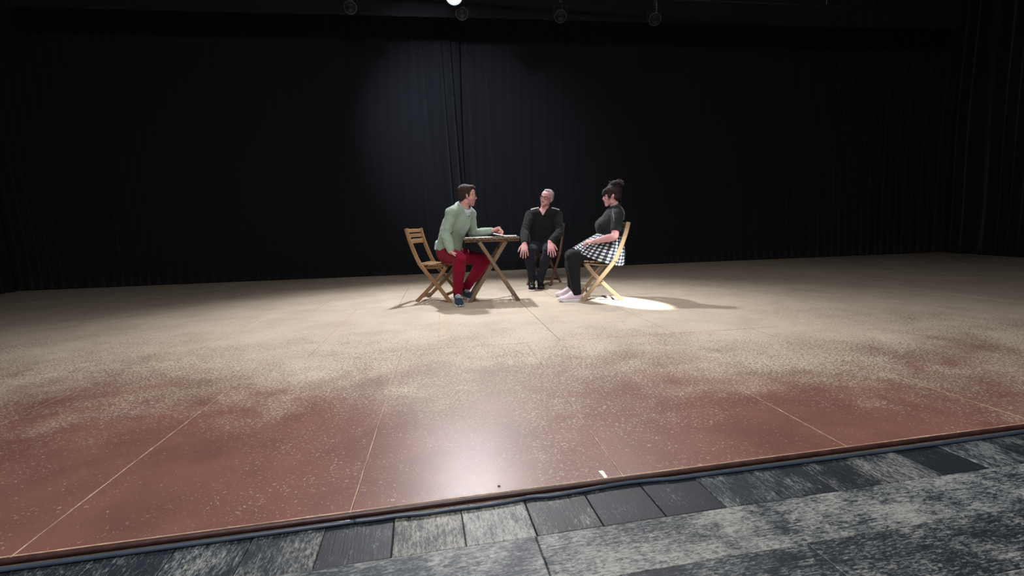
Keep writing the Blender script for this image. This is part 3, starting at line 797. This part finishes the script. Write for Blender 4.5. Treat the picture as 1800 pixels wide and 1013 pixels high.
def shoe(parent, heel, toe, mat, sole_mat, L=.28, h=.10, lace_mat=None, wid=.048, leather=False):
    """heel and toe points on the ground; returns the upper with sole and laces as children"""
    heel = np.array(heel, float); toe = np.array(toe, float); d = nv(toe - heel); up = np.array([0, 0, 1.]) ; up = nv(up - d * np.dot(up, d)); s = np.cross(d, up)
    at = lambda x, y, z: heel + d * x * L + s * y + up * z
    st = [(.06, .028, .034, .040), (.14, .035, .052, .052), (.26, .037, .058, .054), (.40, .038, .052, .050), (.55, .043, .041, .040), (.72, .046, .031, .028), (.88, .040, .025, .023), (.95, .028, .021, .018)]
    k = wid / .048
    shapes = [loft([at(x, 0, zc + .01) for x, wd, zc, hh in st], [(wd * k, hh) for x, wd, zc, hh in st], s, 18, 3, .8)]
    shapes.append(loft([at(.17, 0, .05), at(.14, 0, h + .0)], [(.036 * k, .045), (.033 * k, .040)], s, 16, 2, .2))
    up_o = flesh('shoe', shapes, .006, mat, parent, 3)
    # cut below the sole line
    bm = bmesh.new(); bm.from_mesh(up_o.data); inv = parent.matrix_basis.inverted(); hp = inv @ V(heel + up * .012)
    bmesh.ops.bisect_plane(bm, geom=bm.verts[:] + bm.edges[:] + bm.faces[:], plane_co=hp, plane_no=(inv.to_3x3() @ V(up)), clear_inner=True); bm.to_mesh(up_o.data); bm.free()
    g = Geo(); n = 28; prof = []
    for i in range(n):
        a = 2 * math.pi * i / n; x = .5 - .5 * math.cos(a); wv = np.interp(x, [0, .08, .3, .5, .75, .92, 1], [.0, .030, .037, .036, .049, .034, 0]) * k
        prof.append((x * 1.0, wv * (1 if math.sin(a) >= 0 else -1)))
    vs = []; th = .012 if leather else .024
    for z, sc_ in ((0, .96), (.006, 1.0), (th, 1.02), (th + .004, .97)):
        for x, y in prof:
            zz = z + (.012 * max(0, (x - .8) / .2) if z < .01 else .004 * max(0, (x - .8) / .2))
            vs.append(at(.5 + (x - .5) * sc_, y * sc_, zz))
    fs = [tuple(reversed(range(n))), tuple(range(3 * n, 4 * n))]
    for r_ in range(3):
        for i in range(n): j = (i + 1) % n; fs.append((r_ * n + i, r_ * n + j, r_ * n + n + j, r_ * n + n + i))
    world_obj('sole', vs, fs, sole_mat, up_o, False)
    g = Geo()
    for q in range(4):
        x = .36 + .065 * q; zt = .006 + np.interp(x, [.26, .40, .55, .72], [.128, .110, .089, .070])
        v, f = loft([at(x, -.030, zt - .018), at(x + .01, -.012, zt - .002), at(x, 0, zt + .001), at(x + .01, .012, zt - .002), at(x, .030, zt - .018)], [.0032] * 5, None, 6, 2); g.add(v, f, [(0, 0)] * len(v))
    world_obj('lace', g.v, g.f, lace_mat or sole_mat, up_o)
    return up_o

def limbs(J, off=0, arms=True, legs=True, arm_to=1.0, leg_to=1.0, kA=1.0, kL=1.0, flare=0):
    """sleeves or bare limbs; off thickens them; arm_to / leg_to stop them short"""
    L = []
    lp = lambda a, b, t: np.array(a, float) * (1 - t) + np.array(b, float) * t
    if arms:
        for s in 'LR':
            S, E_, W_ = J['sh' + s], J['el' + s], J['wr' + s]
            pts = [S, lp(S, E_, .33), lp(S, E_, .75), E_, lp(E_, W_, .3), lp(E_, W_, .7), W_]; rad = [.056, .050, .043, .041, .042, .034, .027]
            rad = [r * kA + off for r in rad]
            if arm_to < 1: pts = pts[:3]; rad = rad[:3]
            elif off: pts[-1] = lp(E_, W_, .99); rad[-1] = .034 + off * .5; 
            L.append(loft(pts, rad, None, 16, 5, 1 if not off else .25))
    if legs:
        for s in 'LR':
            H, K, A = J['hp' + s], J['kn' + s], J['an' + s]
            Ae = lp(K, A, leg_to)
            pts = [H, lp(H, K, .35), lp(H, K, .8), K, lp(K, A, .12), lp(K, A, .32), lp(K, A, .65), Ae]; rad = [.094, .084, .064, .058, .056, .058, .044, .038]
            rad = [r * kL + off + (flare if i > 4 else 0) for i, r in enumerate(rad)]
            L.append(loft(pts, rad, None, 18, 5, 1 if not off else .2))
    return L
def torso(J, off=0, rads=None, stations=('pv0', 'pv', 'wa', 'ch', 'up')):
    rads = rads or {'pv0': (.155, .115), 'pv': (.168, .125), 'wa': (.148, .108), 'ch': (.165, .118), 'up': (.135, .082)}
    side = [J['lp'] if s in ('pv0', 'pv') else (nv(np.array(J['lp']) + np.array(J['lc'])) if s == 'wa' else J['lc']) for s in stations]
    L = [loft([J[s] for s in stations], [(rads[s][0] + off, rads[s][1] + off) for s in stations], side, 28, 5, .5)]
    up = np.array(J['up']); L.append(loft([J['shL'], up * .6 + (np.array(J['shL']) + np.array(J['shR'])) * .2 + np.array([0, 0, .018]), J['shR']], [.056 + off, (.07 + off), .056 + off], None, 16, 6))
    L.append(loft([up - np.array([0, 0, .02]), np.array(J['nk'])], [(.105 + off * .5, .075 + off * .5), (.055 + off * .2, .055 + off * .2)], J['lc'], 18, 4, .2))
    return L
def body(root, J, hd, tintf, female=False, hands=(), k=1.0, kA=1.0, kL=1.0, rads=None):
    sh = hd.shapes(female) + torso(J, -.004, rads) + limbs(J, 0, kA=kA, kL=kL)
    sh.append(loft([J['nk'] - np.array([0, 0, .03]), np.array(J['nk']) * .5 + hd.pt(0, -.02, -.06) * .5, hd.pt(0, -.012, -.05), hd.pt(0, -.012, -.0)], [.062 * k, .056 * k, .056 * k, .05 * k], None, 18, 4))
    for s in 'LR':
        a = np.array(J['an' + s]); t = np.array(J['toe' + s]); h = np.array(J['heel' + s]); z = np.array([0, 0, 1.])
        sh.append(loft([h * .8 + t * .2 + z * .05, h * .55 + t * .45 + z * .042, h * .3 + t * .7 + z * .034], [.026, .024, .016], None, 12, 3)); sh.append(loft([a, h * .8 + t * .2 + z * .05], [.032, .026], None, 12, 3))
    for h in hands: sh += h
    b = flesh('body', sh, .0042, M['skin'], root, 3, tint=tintf); return b
def wrinkle(amp, sx=9, joints=(), jamp=.006):
    js = [np.array(j, float) for j in joints]
    def fn(p):
        d = amp * noise.fractal(p * sx, .6, 2.0, 3)
        for j in js:
            r = (p - V(j)).length
            if r < .16: d += jamp * (1 - r / .16) * math.sin(noise.noise(p * 8) * 9 + p.z * 75 + p.x * 25)
        return d
    return fn
A_ = lambda p: np.array(p, float)

# ---------------- man in the green sweater
D = 5.62
J = dict(pv=A_(P(788, 441, 5.72)), wa=A_(P(793, 418, 5.69)), ch=A_(P(803, 391, 5.64)), up=A_(P(811, 373, 5.62)), nk=A_(P(815, 364, 5.61)),
         shR=A_(P(794, 375, 5.47)), elR=A_(P(783, 411, 5.42)), wrR=A_(P(793, 444, 5.33)),
         shL=A_(P(826, 376, 5.78)), elL=A_(P(832, 411, 5.86)), wrL=A_(P(866, 405.5, 5.74)),
         hpR=A_(P(785, 449, 5.60)), knR=A_(P(808, 454, 5.27)), anR=A_(P(804, 515, 5.22)),
         hpL=A_(P(797, 448, 5.84)), knL=A_(P(853, 457, 5.72)), anL=A_(P(819, 507, 5.82)))
J['pv0'] = J['pv'] - A_((0.0, 0, .06)); J['lp'] = nv(J['hpR'] - J['hpL']); J['lc'] = nv(J['shR'] - J['shL'])
J['toeR'] = A_(FL(809, 541)); J['toeL'] = A_(FL(833, 529))
J['heelR'] = J['toeR'] - nv((.22, -1, 0)) * .285; J['heelL'] = J['toeL'] - nv((.5, -.85, 0)) * .285
J['anR'] = J['heelR'] + nv((.22, -1, 0)) * .05 + A_((0, 0, .12)); J['anL'] = J['heelL'] + nv((.5, -.85, 0)) * .05 + A_((0, 0, .12))
m1 = empty('person', (-.75, 5.6, 0))
tag(m1, 'young man in a green sweater, dark red trousers and glasses, leaning over the table', 'person')
hd1 = Head(P(821.5, 344.5, 5.58), (.985, .10, -.06), (.10, 0, 1))
hands1 = [hand(J['wrR'] + A_((.01, -.03, .0)), (1, -.45, -.40), (-.2, -.3, -1), -1, (22, 26, 18), 2, .94), hand(J['wrL'], (1, -.15, .30), (.1, -.45, -1), 1, (58, 68, 35), 2, 1.05, .35)]
body(m1, J, hd1, head_tint(hd1, brow=(46, 30, 28), stubble=.42), hands=hands1)
eyes(hd1, m1); glasses(hd1, m1, True, .0018, M['glasses_thin'])
hair = [hd1.e((0, -.022, .052), (.081, .098, .079), nu=28, nv=18), hd1.e((0, -.055, .004), (.077, .060, .074)), hd1.e((0, .035, .098), (.058, .050, .027)), hd1.e((.0, .070, .090), (.046, .022, .019)),
        hd1.e((.066, -.022, .02), (.014, .040, .05)), hd1.e((-.066, -.022, .02), (.014, .040, .05)), hd1.e((.069, .015, .018), (.008, .012, .036)), hd1.e((-.069, .015, .018), (.008, .012, .036))]
flesh('hair', hair, .004, M['hair_brown'], m1, 2, disp=lambda p: .0035 * noise.noise(p * 70) + .002 * noise.noise(p * 160))
r1 = {'pv0': (.160, .118), 'pv': (.168, .125), 'wa': (.150, .112), 'ch': (.165, .120), 'up': (.130, .080)}
flesh('trousers', torso(J, .012, r1, ('pv0', 'pv', 'wa'))[:1] + limbs(J, .013, arms=False, leg_to=.97, kL=.97, flare=.006), .008, M['red_trouser'], m1, 5, disp=wrinkle(.004, 11, [J['knR'], J['knL'], J['hpR']], .006))
J1 = dict(J); J1['pv'] = J['pv'] * .8 + J['wa'] * .2
flesh('sweater', torso(J1, .022, r1, ('pv', 'wa', 'ch', 'up')) + limbs(J, .015, legs=False), .0075, M['sweater_green'], m1, 6, disp=wrinkle(.006, 8, [J['elR'], J['elL'], J['wa']], .008))
# shirt: collar above the sweater and the tail below its hem at the back
nk = J['nk']; ax = nv(hd1.pt(0, -.02, -.08) - nk)
def ring_strip(c, axis, sx, r, z0, z1, r1_, dip=0.0, n=28, front=None):
    axis = nv(axis); s = nv(np.array(sx) - axis * np.dot(sx, axis)); f_ = np.cross(axis, s); vs = []; fs = []
    for i in range(n):
        a = 2 * math.pi * i / n; q = s * math.cos(a) + f_ * math.sin(a); dd = dip * max(0, np.dot(q, front)) if front is not None else 0
        for (z, rr) in ((z0, r1_ + .004), (z1, r), (z1, r + .005), (z0, r1_ + .012)): vs.append(c + axis * (z - dd) + q * (rr + dd * .5))
    for i in range(n):
        b = ((i + 1) % n) * 4; a = i * 4
        for k in range(4): fs.append((a + k, b + k, b + (k + 1) % 4, a + (k + 1) % 4))
    return vs, fs
fr1 = nv((.8, -.6, 0))
v, f = ring_strip(nk, ax, (1, 0, 0), .068, -.01, .045, .094, .030, front=fr1); world_obj('shirt_collar', v, f, M['shirt_stripe'], m1)
flesh('shirt_tail', [loft([P(772, 424, 5.70), P(770, 437, 5.72)], [(.075, .035), (.085, .035)], J['lp'], 18, 3, .2)], .008, M['shirt_stripe'], m1, 3, disp=wrinkle(.004, 20))
shoe(m1, J['heelR'], J['toeR'], M['navy_shoe'], M['white_sole'], .285, .105, wid=.052)
shoe(m1, J['heelL'], J['toeL'], M['navy_shoe'], M['white_sole'], .285, .105, wid=.050)
for s, c in (('R', J['anR']), ('L', J['anL'])):
    v, f = loft([c + A_((0, 0, .03)), c - A_((0, 0, .035))], [.043, .046], None, 16, 3, .3); world_obj('sock', v, f, M['black_knit'], m1)

# ---------------- man in black
J = dict(pv=A_(P(954, 431, 6.98)), wa=A_(P(953, 414, 6.97)), ch=A_(P(953, 393, 6.93)), up=A_(P(955, 376, 6.90)), nk=A_(P(956, 369, 6.89)),
         shR=A_(P(932, 378, 6.86)), elR=A_(P(922, 408, 6.66)), wrR=A_(P(922, 428, 6.43)),
         shL=A_(P(980, 378, 6.90)), elL=A_(P(984, 408, 6.68)), wrL=A_(P(967, 426, 6.43)),
         hpR=A_(P(944, 436, 6.95)), knR=A_(P(931, 440, 6.50)), anR=A_(P(939, 491, 6.56)),
         hpL=A_(P(963, 436, 6.97)), knL=A_(P(964, 440, 6.50)), anL=A_(P(951, 491, 6.58)))
J['pv0'] = J['pv'] - A_((0, 0, .06)); J['lp'] = nv(J['hpR'] - J['hpL']); J['lc'] = nv(J['shR'] - J['shL'])
J['heelR'] = A_((.305, 6.62, 0)); J['toeR'] = A_(FL(935, 509.5)); J['heelL'] = A_((.385, 6.63, 0)); J['toeL'] = A_(FL(951.5, 509.5))
J['heelR'] = J['toeR'] + nv((.05, 1, 0)) * .285; J['heelL'] = J['toeL'] + nv((.0, 1, 0)) * .285
for s in 'RL': J['an' + s] = J['heel' + s] + A_((0, -.045, .12))
m2 = empty('person', (.42, 6.9, 0))
tag(m2, 'grey-haired man in a black V-neck sweater and glasses, hands on his knees, facing front', 'person')
hd2 = Head(P(960.5, 348.5, 6.84), (-.50, -.86, .06), (.27, .0, 1), 1.02)
kk = 1.14
hands2 = [hand(J['wrR'], (-.06, -.62, -1), (.0, .9, -.5), -1, (12, 16, 10), 8, kk), hand(J['wrL'], (.10, -.62, -1), (0, .9, -.5), 1, (12, 16, 10), 8, kk)]
body(m2, J, hd2, head_tint(hd2, lips=(160, 84, 92), brow=(120, 96, 96), skin=np.array(srgb(216, 162, 164)[:3]), flush=.5), hands=hands2)
eyes(hd2, m2); glasses(hd2, m2, False, .0032)
hair = [hd2.e((0, -.034, .050), (.0785, .090, .0765), nu=28, nv=18), hd2.e((0, -.055, .008), (.077, .058, .066)), hd2.e((.067, -.020, .028), (.012, .040, .044)), hd2.e((-.067, -.020, .028), (.012, .040, .044)), hd2.e((0, .02, .103), (.040, .045, .016))]
flesh('hair', hair, .004, M['hair_white'], m2, 2, disp=lambda p: .003 * noise.noise(p * 90))
r2 = {'pv0': (.165, .12), 'pv': (.175, .135), 'wa': (.172, .128), 'ch': (.178, .125), 'up': (.140, .085)}
flesh('trousers', torso(J, .008, r2, ('pv0', 'pv', 'wa'))[:1] + limbs(J, .012, arms=False, leg_to=1.06, flare=.004), .008, M['slate_trouser'], m2, 4, disp=wrinkle(.004, 11, [J['knR'], J['knL']], .005))
frm = nv(np.cross(J['lc'], (0, 0, 1))); frm = frm if frm[1] < 0 else -frm
vb = A_(P(954.5, 380.5, 6.78)); ctr = J['up']
def vcut(wd, zoff):
    def fn(co):
        q = co - vb; sx_ = q @ J['lc']; z = q[:, 2] - zoff; fr_ = (co - ctr) @ frm
        return (z > 0) & (np.abs(sx_) < z * wd + .002) & (fr_ > -.02) & (z < .16)
    return fn
sh2 = flesh('shirt', torso(J, .006, r2, ('pv', 'wa', 'ch', 'up')), .007, M['pink_shirt'], m2, 4, cut=vcut(.50, .022))
sw2 = flesh('sweater', torso(J, .018, r2, ('pv', 'wa', 'ch', 'up')) + limbs(J, .016, legs=False), .0075, M['black_knit'], m2, 5, disp=wrinkle(.006, 8, [J['elR'], J['elL'], J['wa']], .007), cut=vcut(.62, 0))
def v_trim(ob, root, wd, zoff, r, mat, par, name):
    im = root.matrix_basis
    for sg in (-1, 1):
        pts = []
        for k in range(9):
            z = (.098 if zoff == 0 else .075) * k / 8; p = vb + J['lc'] * (sg * z * wd) + A_((0, 0, z + zoff)); ok, loc, no, _ = ob.closest_point_on_mesh(im.inverted() @ V(p)); q_ = A_(im @ loc); p[1] = q_[1] if k < 6 else q_[1]; pts.append(p)
        tube_obj(name, pts, r, mat, par, 3, 8, True)
v_trim(sw2, m2, .62, 0, .0062, M['black_knit'], m2, 'neck_trim'); v_trim(sh2, m2, .50, .022, .0055, M['pink_shirt'], m2, 'shirt_trim')
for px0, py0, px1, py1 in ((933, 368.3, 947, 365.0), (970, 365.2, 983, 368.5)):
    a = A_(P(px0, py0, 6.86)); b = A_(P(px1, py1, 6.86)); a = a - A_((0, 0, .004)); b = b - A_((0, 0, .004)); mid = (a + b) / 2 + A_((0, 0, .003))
    v, f = loft([a, mid, b], [(.008, .034)] * 3, (0, 0, 1), 14, 4, .3); world_obj('shoulder_strip', v, f, M['strip_white'], m2)  # white strip along the top of each shoulder
shoe(m2, J['heelR'], J['toeR'], M['black_leather'], M['tape_black'], .285, .10, M['black_leather'], .05, True)
shoe(m2, J['heelL'], J['toeL'], M['black_leather'], M['tape_black'], .285, .10, M['black_leather'], .05, True)

for c in (J['anR'], J['anL']):
    v, f = loft([c + A_((0, 0, .03)), c - A_((0, 0, .045))], [.042, .044], None, 16, 3, .3); world_obj('sock', v, f, M['black_knit'], m2)
# ---------------- woman
J = dict(pv=A_(P(1077, 442, 5.52)), wa=A_(P(1073, 415, 5.52)), ch=A_(P(1074, 393, 5.52)), up=A_(P(1081, 372, 5.52)), nk=A_(P(1081, 363, 5.52)),
         shL=A_(P(1086, 378, 5.36)), elL=A_(P(1080, 416, 5.25)), wrL=A_(P(1044, 424.5, 5.28)),
         shR=A_(P(1085, 377, 5.68)), elR=A_(P(1079, 412, 5.78)), wrR=A_(P(1042, 424, 5.56)),
         hpL=A_(P(1077, 451, 5.42)), knL=A_(P(1006, 451, 5.41)), anL=A_(P(1011, 514, 5.38)),
         hpR=A_(P(1077, 449, 5.62)), knR=A_(P(1004, 449, 5.60)), anR=A_(P(1001, 508, 5.62)))
J['pv0'] = J['pv'] - A_((0, 0, .05)); J['lp'] = nv((0, 1, 0)); J['lc'] = nv((0, 1, 0))
J['toeL'] = A_(FL(981, 531)); J['toeR'] = A_(FL(976, 522)); J['heelL'] = J['toeL'] + A_((.262, .02, 0)); J['heelR'] = J['toeR'] + A_((.262, .02, 0))
J['anL'] = J['heelL'] + A_((-.055, 0, .12)); J['anR'] = J['heelR'] + A_((-.055, 0, .12))
w1 = empty('person', (1.05, 5.5, 0))
tag(w1, 'woman with a dark updo, black short-sleeved top and checked skirt, seated in profile', 'person')
hd3 = Head(P(1074.5, 345, 5.52), (-1, -.02, -.10), (-.04, 0, 1), .97, .96)
hands3 = [hand(J['wrL'], (-1, .30, -.02), (0.1, .5, -.9), -1, (34, 50, 30), 2, .92), hand(J['wrR'], (-.95, -.35, 0.0), (.1, .3, -1), 1, (20, 28, 20), 2, .90)]
rw = {'pv0': (.165, .14), 'pv': (.178, .14), 'wa': (.140, .118), 'ch': (.145, .118), 'up': (.118, .075)}
body(w1, J, hd3, head_tint(hd3, lips=(150, 66, 80), brow=(30, 20, 20), skin=np.array(srgb(206, 156, 156)[:3]), lash=True, flush=.4), True, hands3, .88, .98, 1.0, rw)
eyes(hd3, w1)
hr = [hd3.e((.058, .036, .062), (.022, .034, .040)), hd3.e((-.058, .036, .062), (.022, .034, .040)), hd3.e((0, -.030, .050), (.087, .100, .088), nu=28, nv=18), hd3.e((0, -.060, .002), (.078, .062, .080)), hd3.e((0, .068, .052), (.056, .032, .036)), hd3.e((0, .088, .036), (.050, .016, .024)),
      hd3.e((0, -.065, .118), (.062, .060, .046)), hd3.e((.02, -.095, .140), (.040, .040, .034)), hd3.e((-.02, -.050, .146), (.040, .040, .028)), hd3.e((0, -.020, .125), (.05, .04, .03)),
      hd3.e((.070, .030, .020), (.010, .018, .045)), hd3.e((-.070, .030, .020), (.010, .018, .045)), hd3.e((.068, -.045, .0), (.012, .03, .055)), hd3.e((-.068, -.045, .0), (.012, .03, .055))]
def hd_disp(p): return .007 * noise.noise(p * 34) + .004 * noise.noise(p * 85)
hair_o = flesh('hair', hr, .0045, M['hair_dark'], w1, 2, disp=hd_disp)
g = Geo()
for k in range(70):      # loose strands over the bun and bangs
    a = random.uniform(0, 6.28); rr = random.uniform(.6, 1.12); c0 = (.055 * rr * math.cos(a), -.072 + .055 * rr * math.sin(a), .125 + random.uniform(-.02, .04)); pts = []
    b = random.uniform(0, 6.28)
    for i in range(5):
        t_ = i / 4; pts.append(hd3.pt(c0[0] + .030 * math.cos(b + t_ * 3.2), c0[1] + .03 * math.sin(b + t_ * 3.2), c0[2] + .022 * math.sin(t_ * 3.1 + a)))
    v, f = loft(pts, [.0016, .0028, .003, .0024, .001], None, 5, 2); g.add(v, f, [(0, 0)] * len(v))
for k in range(26):
    x = -.052 + .104 * k / 25; pts = [hd3.pt(x * .7, .045, .098), hd3.pt(x * .9, .083, .072), hd3.pt(x, .098 - abs(x) * .3, .040), hd3.pt(x * 1.05, .096 - abs(x) * .35, .014 + random.uniform(-.006, .006))]
    v, f = loft(pts, [.003, .004, .0034, .0012], None, 5, 3); g.add(v, f, [(0, 0)] * len(v))
for sgn in (1, -1):
    for k in range(5):
        y = .028 + .007 * k; pts = [hd3.pt(sgn * .066, y, .05), hd3.pt(sgn * .074, y + .002, .01), hd3.pt(sgn * .072, y - .004, -.03 - .005 * k)]
        v, f = loft(pts, [.004, .003, .001], None, 5, 3); g.add(v, f, [(0, 0)] * len(v))
    for k in range(7):
        pts = [hd3.pt(sgn * (.02 + .008 * k), -.105 + .004 * k, -.05), hd3.pt(sgn * (.02 + .006 * k), -.10, -.08), hd3.pt(sgn * (.02 + .006 * k), -.088, -.105)]
        v, f = loft(pts, [.005, .003, .001], None, 5, 3); g.add(v, f, [(0, 0)] * len(v))
so = world_obj('hair_strand', g.v, g.f, M['hair_dark'], hair_o); so['kind'] = 'stuff'
# top
bust = []
for s in (-1, 1): bust.append(ell(A_(P(1059.5, 396, 5.52)) + A_((.0, s * .072, 0)), (.078, .078, .075)))
bust.append(loft([A_(P(1076, 377, 5.52)), A_(P(1067, 386, 5.52)), A_(P(1059, 397, 5.52)), A_(P(1062, 409, 5.52))], [(.10, .05), (.115, .068), (.12, .078), (.11, .078)], (0, 1, 0), 18, 4))
wt = dict(J)
top_o = flesh('top', torso(wt, .012, rw, ('wa', 'ch', 'up')) + bust + limbs(J, .013, legs=False, arm_to=.8, kA=1.02), .0075, M['tee_black'], w1, 6, disp=wrinkle(.004, 9, [J['wa'], J['shL']], .004))
def top_snap(p):
    im = w1.matrix_basis; ok, loc, no, _ = top_o.closest_point_on_mesh(im.inverted() @ V(p)); return A_(im @ (loc + no * .001))
v, f = ring_strip(J['nk'], nv(hd3.pt(0, -.015, -.06) - J['nk']), (1, 0, 0), .054, -.015, .018, .062); world_obj('neckband', v, f, M['tee_black'], w1)
for s in (-1, 1):
    S_ = J['shL'] if s < 0 else J['shR']; q = lambda px, py, dy: A_(P(px, py, 5.52)) + A_((0, s * dy, 0))
    snap = lambda pl: [A_(top_o.matrix_basis.inverted() @ V(p)) if False else top_snap(p) for p in pl]
    tube_obj('piping', snap([q(1079, 366.5, .075), q(1074, 373, .150), q(1072.0, 381, .215), q(1073, 389, .232)]), .004, M['piping'], w1, 4, 6, True)
    tube_obj('piping', snap([q(1082, 365.5, .075), q(1090, 366, .100), q(1095, 373, .135), q(1099.5, 383, .175), q(1100, 392, .19)]), .004, M['piping'], w1, 4, 6, True)
# tights
flesh('tights', torso(J, .002, rw, ('pv0', 'pv', 'wa'))[:1] + limbs(J, .004, arms=False, leg_to=1.12, kL=1.24, flare=.004), .008, M['tights'], w1, 4)
# skirt: pleated loft from the waistband to a skewed hem that follows lap, thigh and seat
C0 = 5.52
def skirt():
    wf, wb = A_(P(1049, 411, C0)), A_(P(1096, 416, C0)); hf, hb = A_(P(1008, 436, C0)), A_(P(1094, 463, C0)); hs = A_(P(1052, 458, C0))
    nu, nv_ = 120, 26; vs = []; uvs = []; fs = []
    wc = (wf + wb) / 2; wr = (wb - wf) / 2; hc = (hf + hb) / 2; hr_ = (hb - hf) / 2
    for i in range(nu):
        a = 2 * math.pi * i / nu; ca, sa = math.cos(a), math.sin(a)   # ca: -1 front, +1 back ; sa: side
        w_ = wc + wr * ca + A_((0, .148 * sa, 0))
        cx = math.copysign(abs(ca) ** .8, ca)
        sy = math.copysign(abs(sa) ** .6, sa)
        h_ = hc + hr_ * cx + A_((0, (.222 - .012 * max(0, ca)) * sy, 0)); sag = (hs[2] - hc[2]) * abs(sa) ** 1.2; h_[2] += sag
        for j in range(nv_):
            t_ = j / (nv_ - 1); p = w_ * (1 - t_) + h_ * t_
            bul = math.sin(math.pi * t_) * (.022 * abs(sa) + -.006 * max(0, ca) ** 1.5 + .012); n_ = nv(A_((ca, sa, .0)))
            p = p + n_ * bul + A_((0, 0, 1)) * (.004 * math.sin(math.pi * t_) * abs(sa)) + n_ * (.007 * t_ * math.sin(a * 15 + 1.2 * math.sin(3 * a)))
            if ca < -.2: p[2] = p[2] - .006 * math.sin(math.pi * min(1, t_ * 1.1)) * (-ca)
            vs.append(p); uvs.append((a * .21, t_ * .36))
    for i in range(nu):
        for j in range(nv_ - 1):
            k = (i + 1) % nu; fs.append((i * nv_ + j, i * nv_ + j + 1, k * nv_ + j + 1, k * nv_ + j))
    # a seam column so the check does not stretch across the last strip
    last = len(vs)
    for j in range(nv_): vs.append(vs[j]); uvs.append((2 * math.pi * .21, uvs[j][1]))
    fs = [tuple((last + (q % nv_)) if (q < nv_ and fi >= (nu - 1) * (nv_ - 1)) else q for q in ff) for fi, ff in enumerate(fs)]
    o = world_obj('skirt', vs, fs, M['gingham'], w1, True, uvs); s = o.modifiers.new('thickness', 'SOLIDIFY'); s.thickness = .004
skirt()
v, f = loft([A_(P(1072.5, 413, C0)) + A_((0, 0, .025)), A_(P(1072.5, 413, C0)) - A_((0, 0, .012))], [(.152, .156), (.155, .160)], (1, 0, 0), 32, 2, .1, True); world_obj('waistband', v, f, M['tee_black'], w1)
shoe(w1, J['heelL'], J['toeL'], M['pink_shoe'], M['white_sole'], .262, .085, wid=.046)
shoe(w1, J['heelR'], J['toeR'], M['pink_shoe'], M['white_sole'], .262, .085, wid=.046)
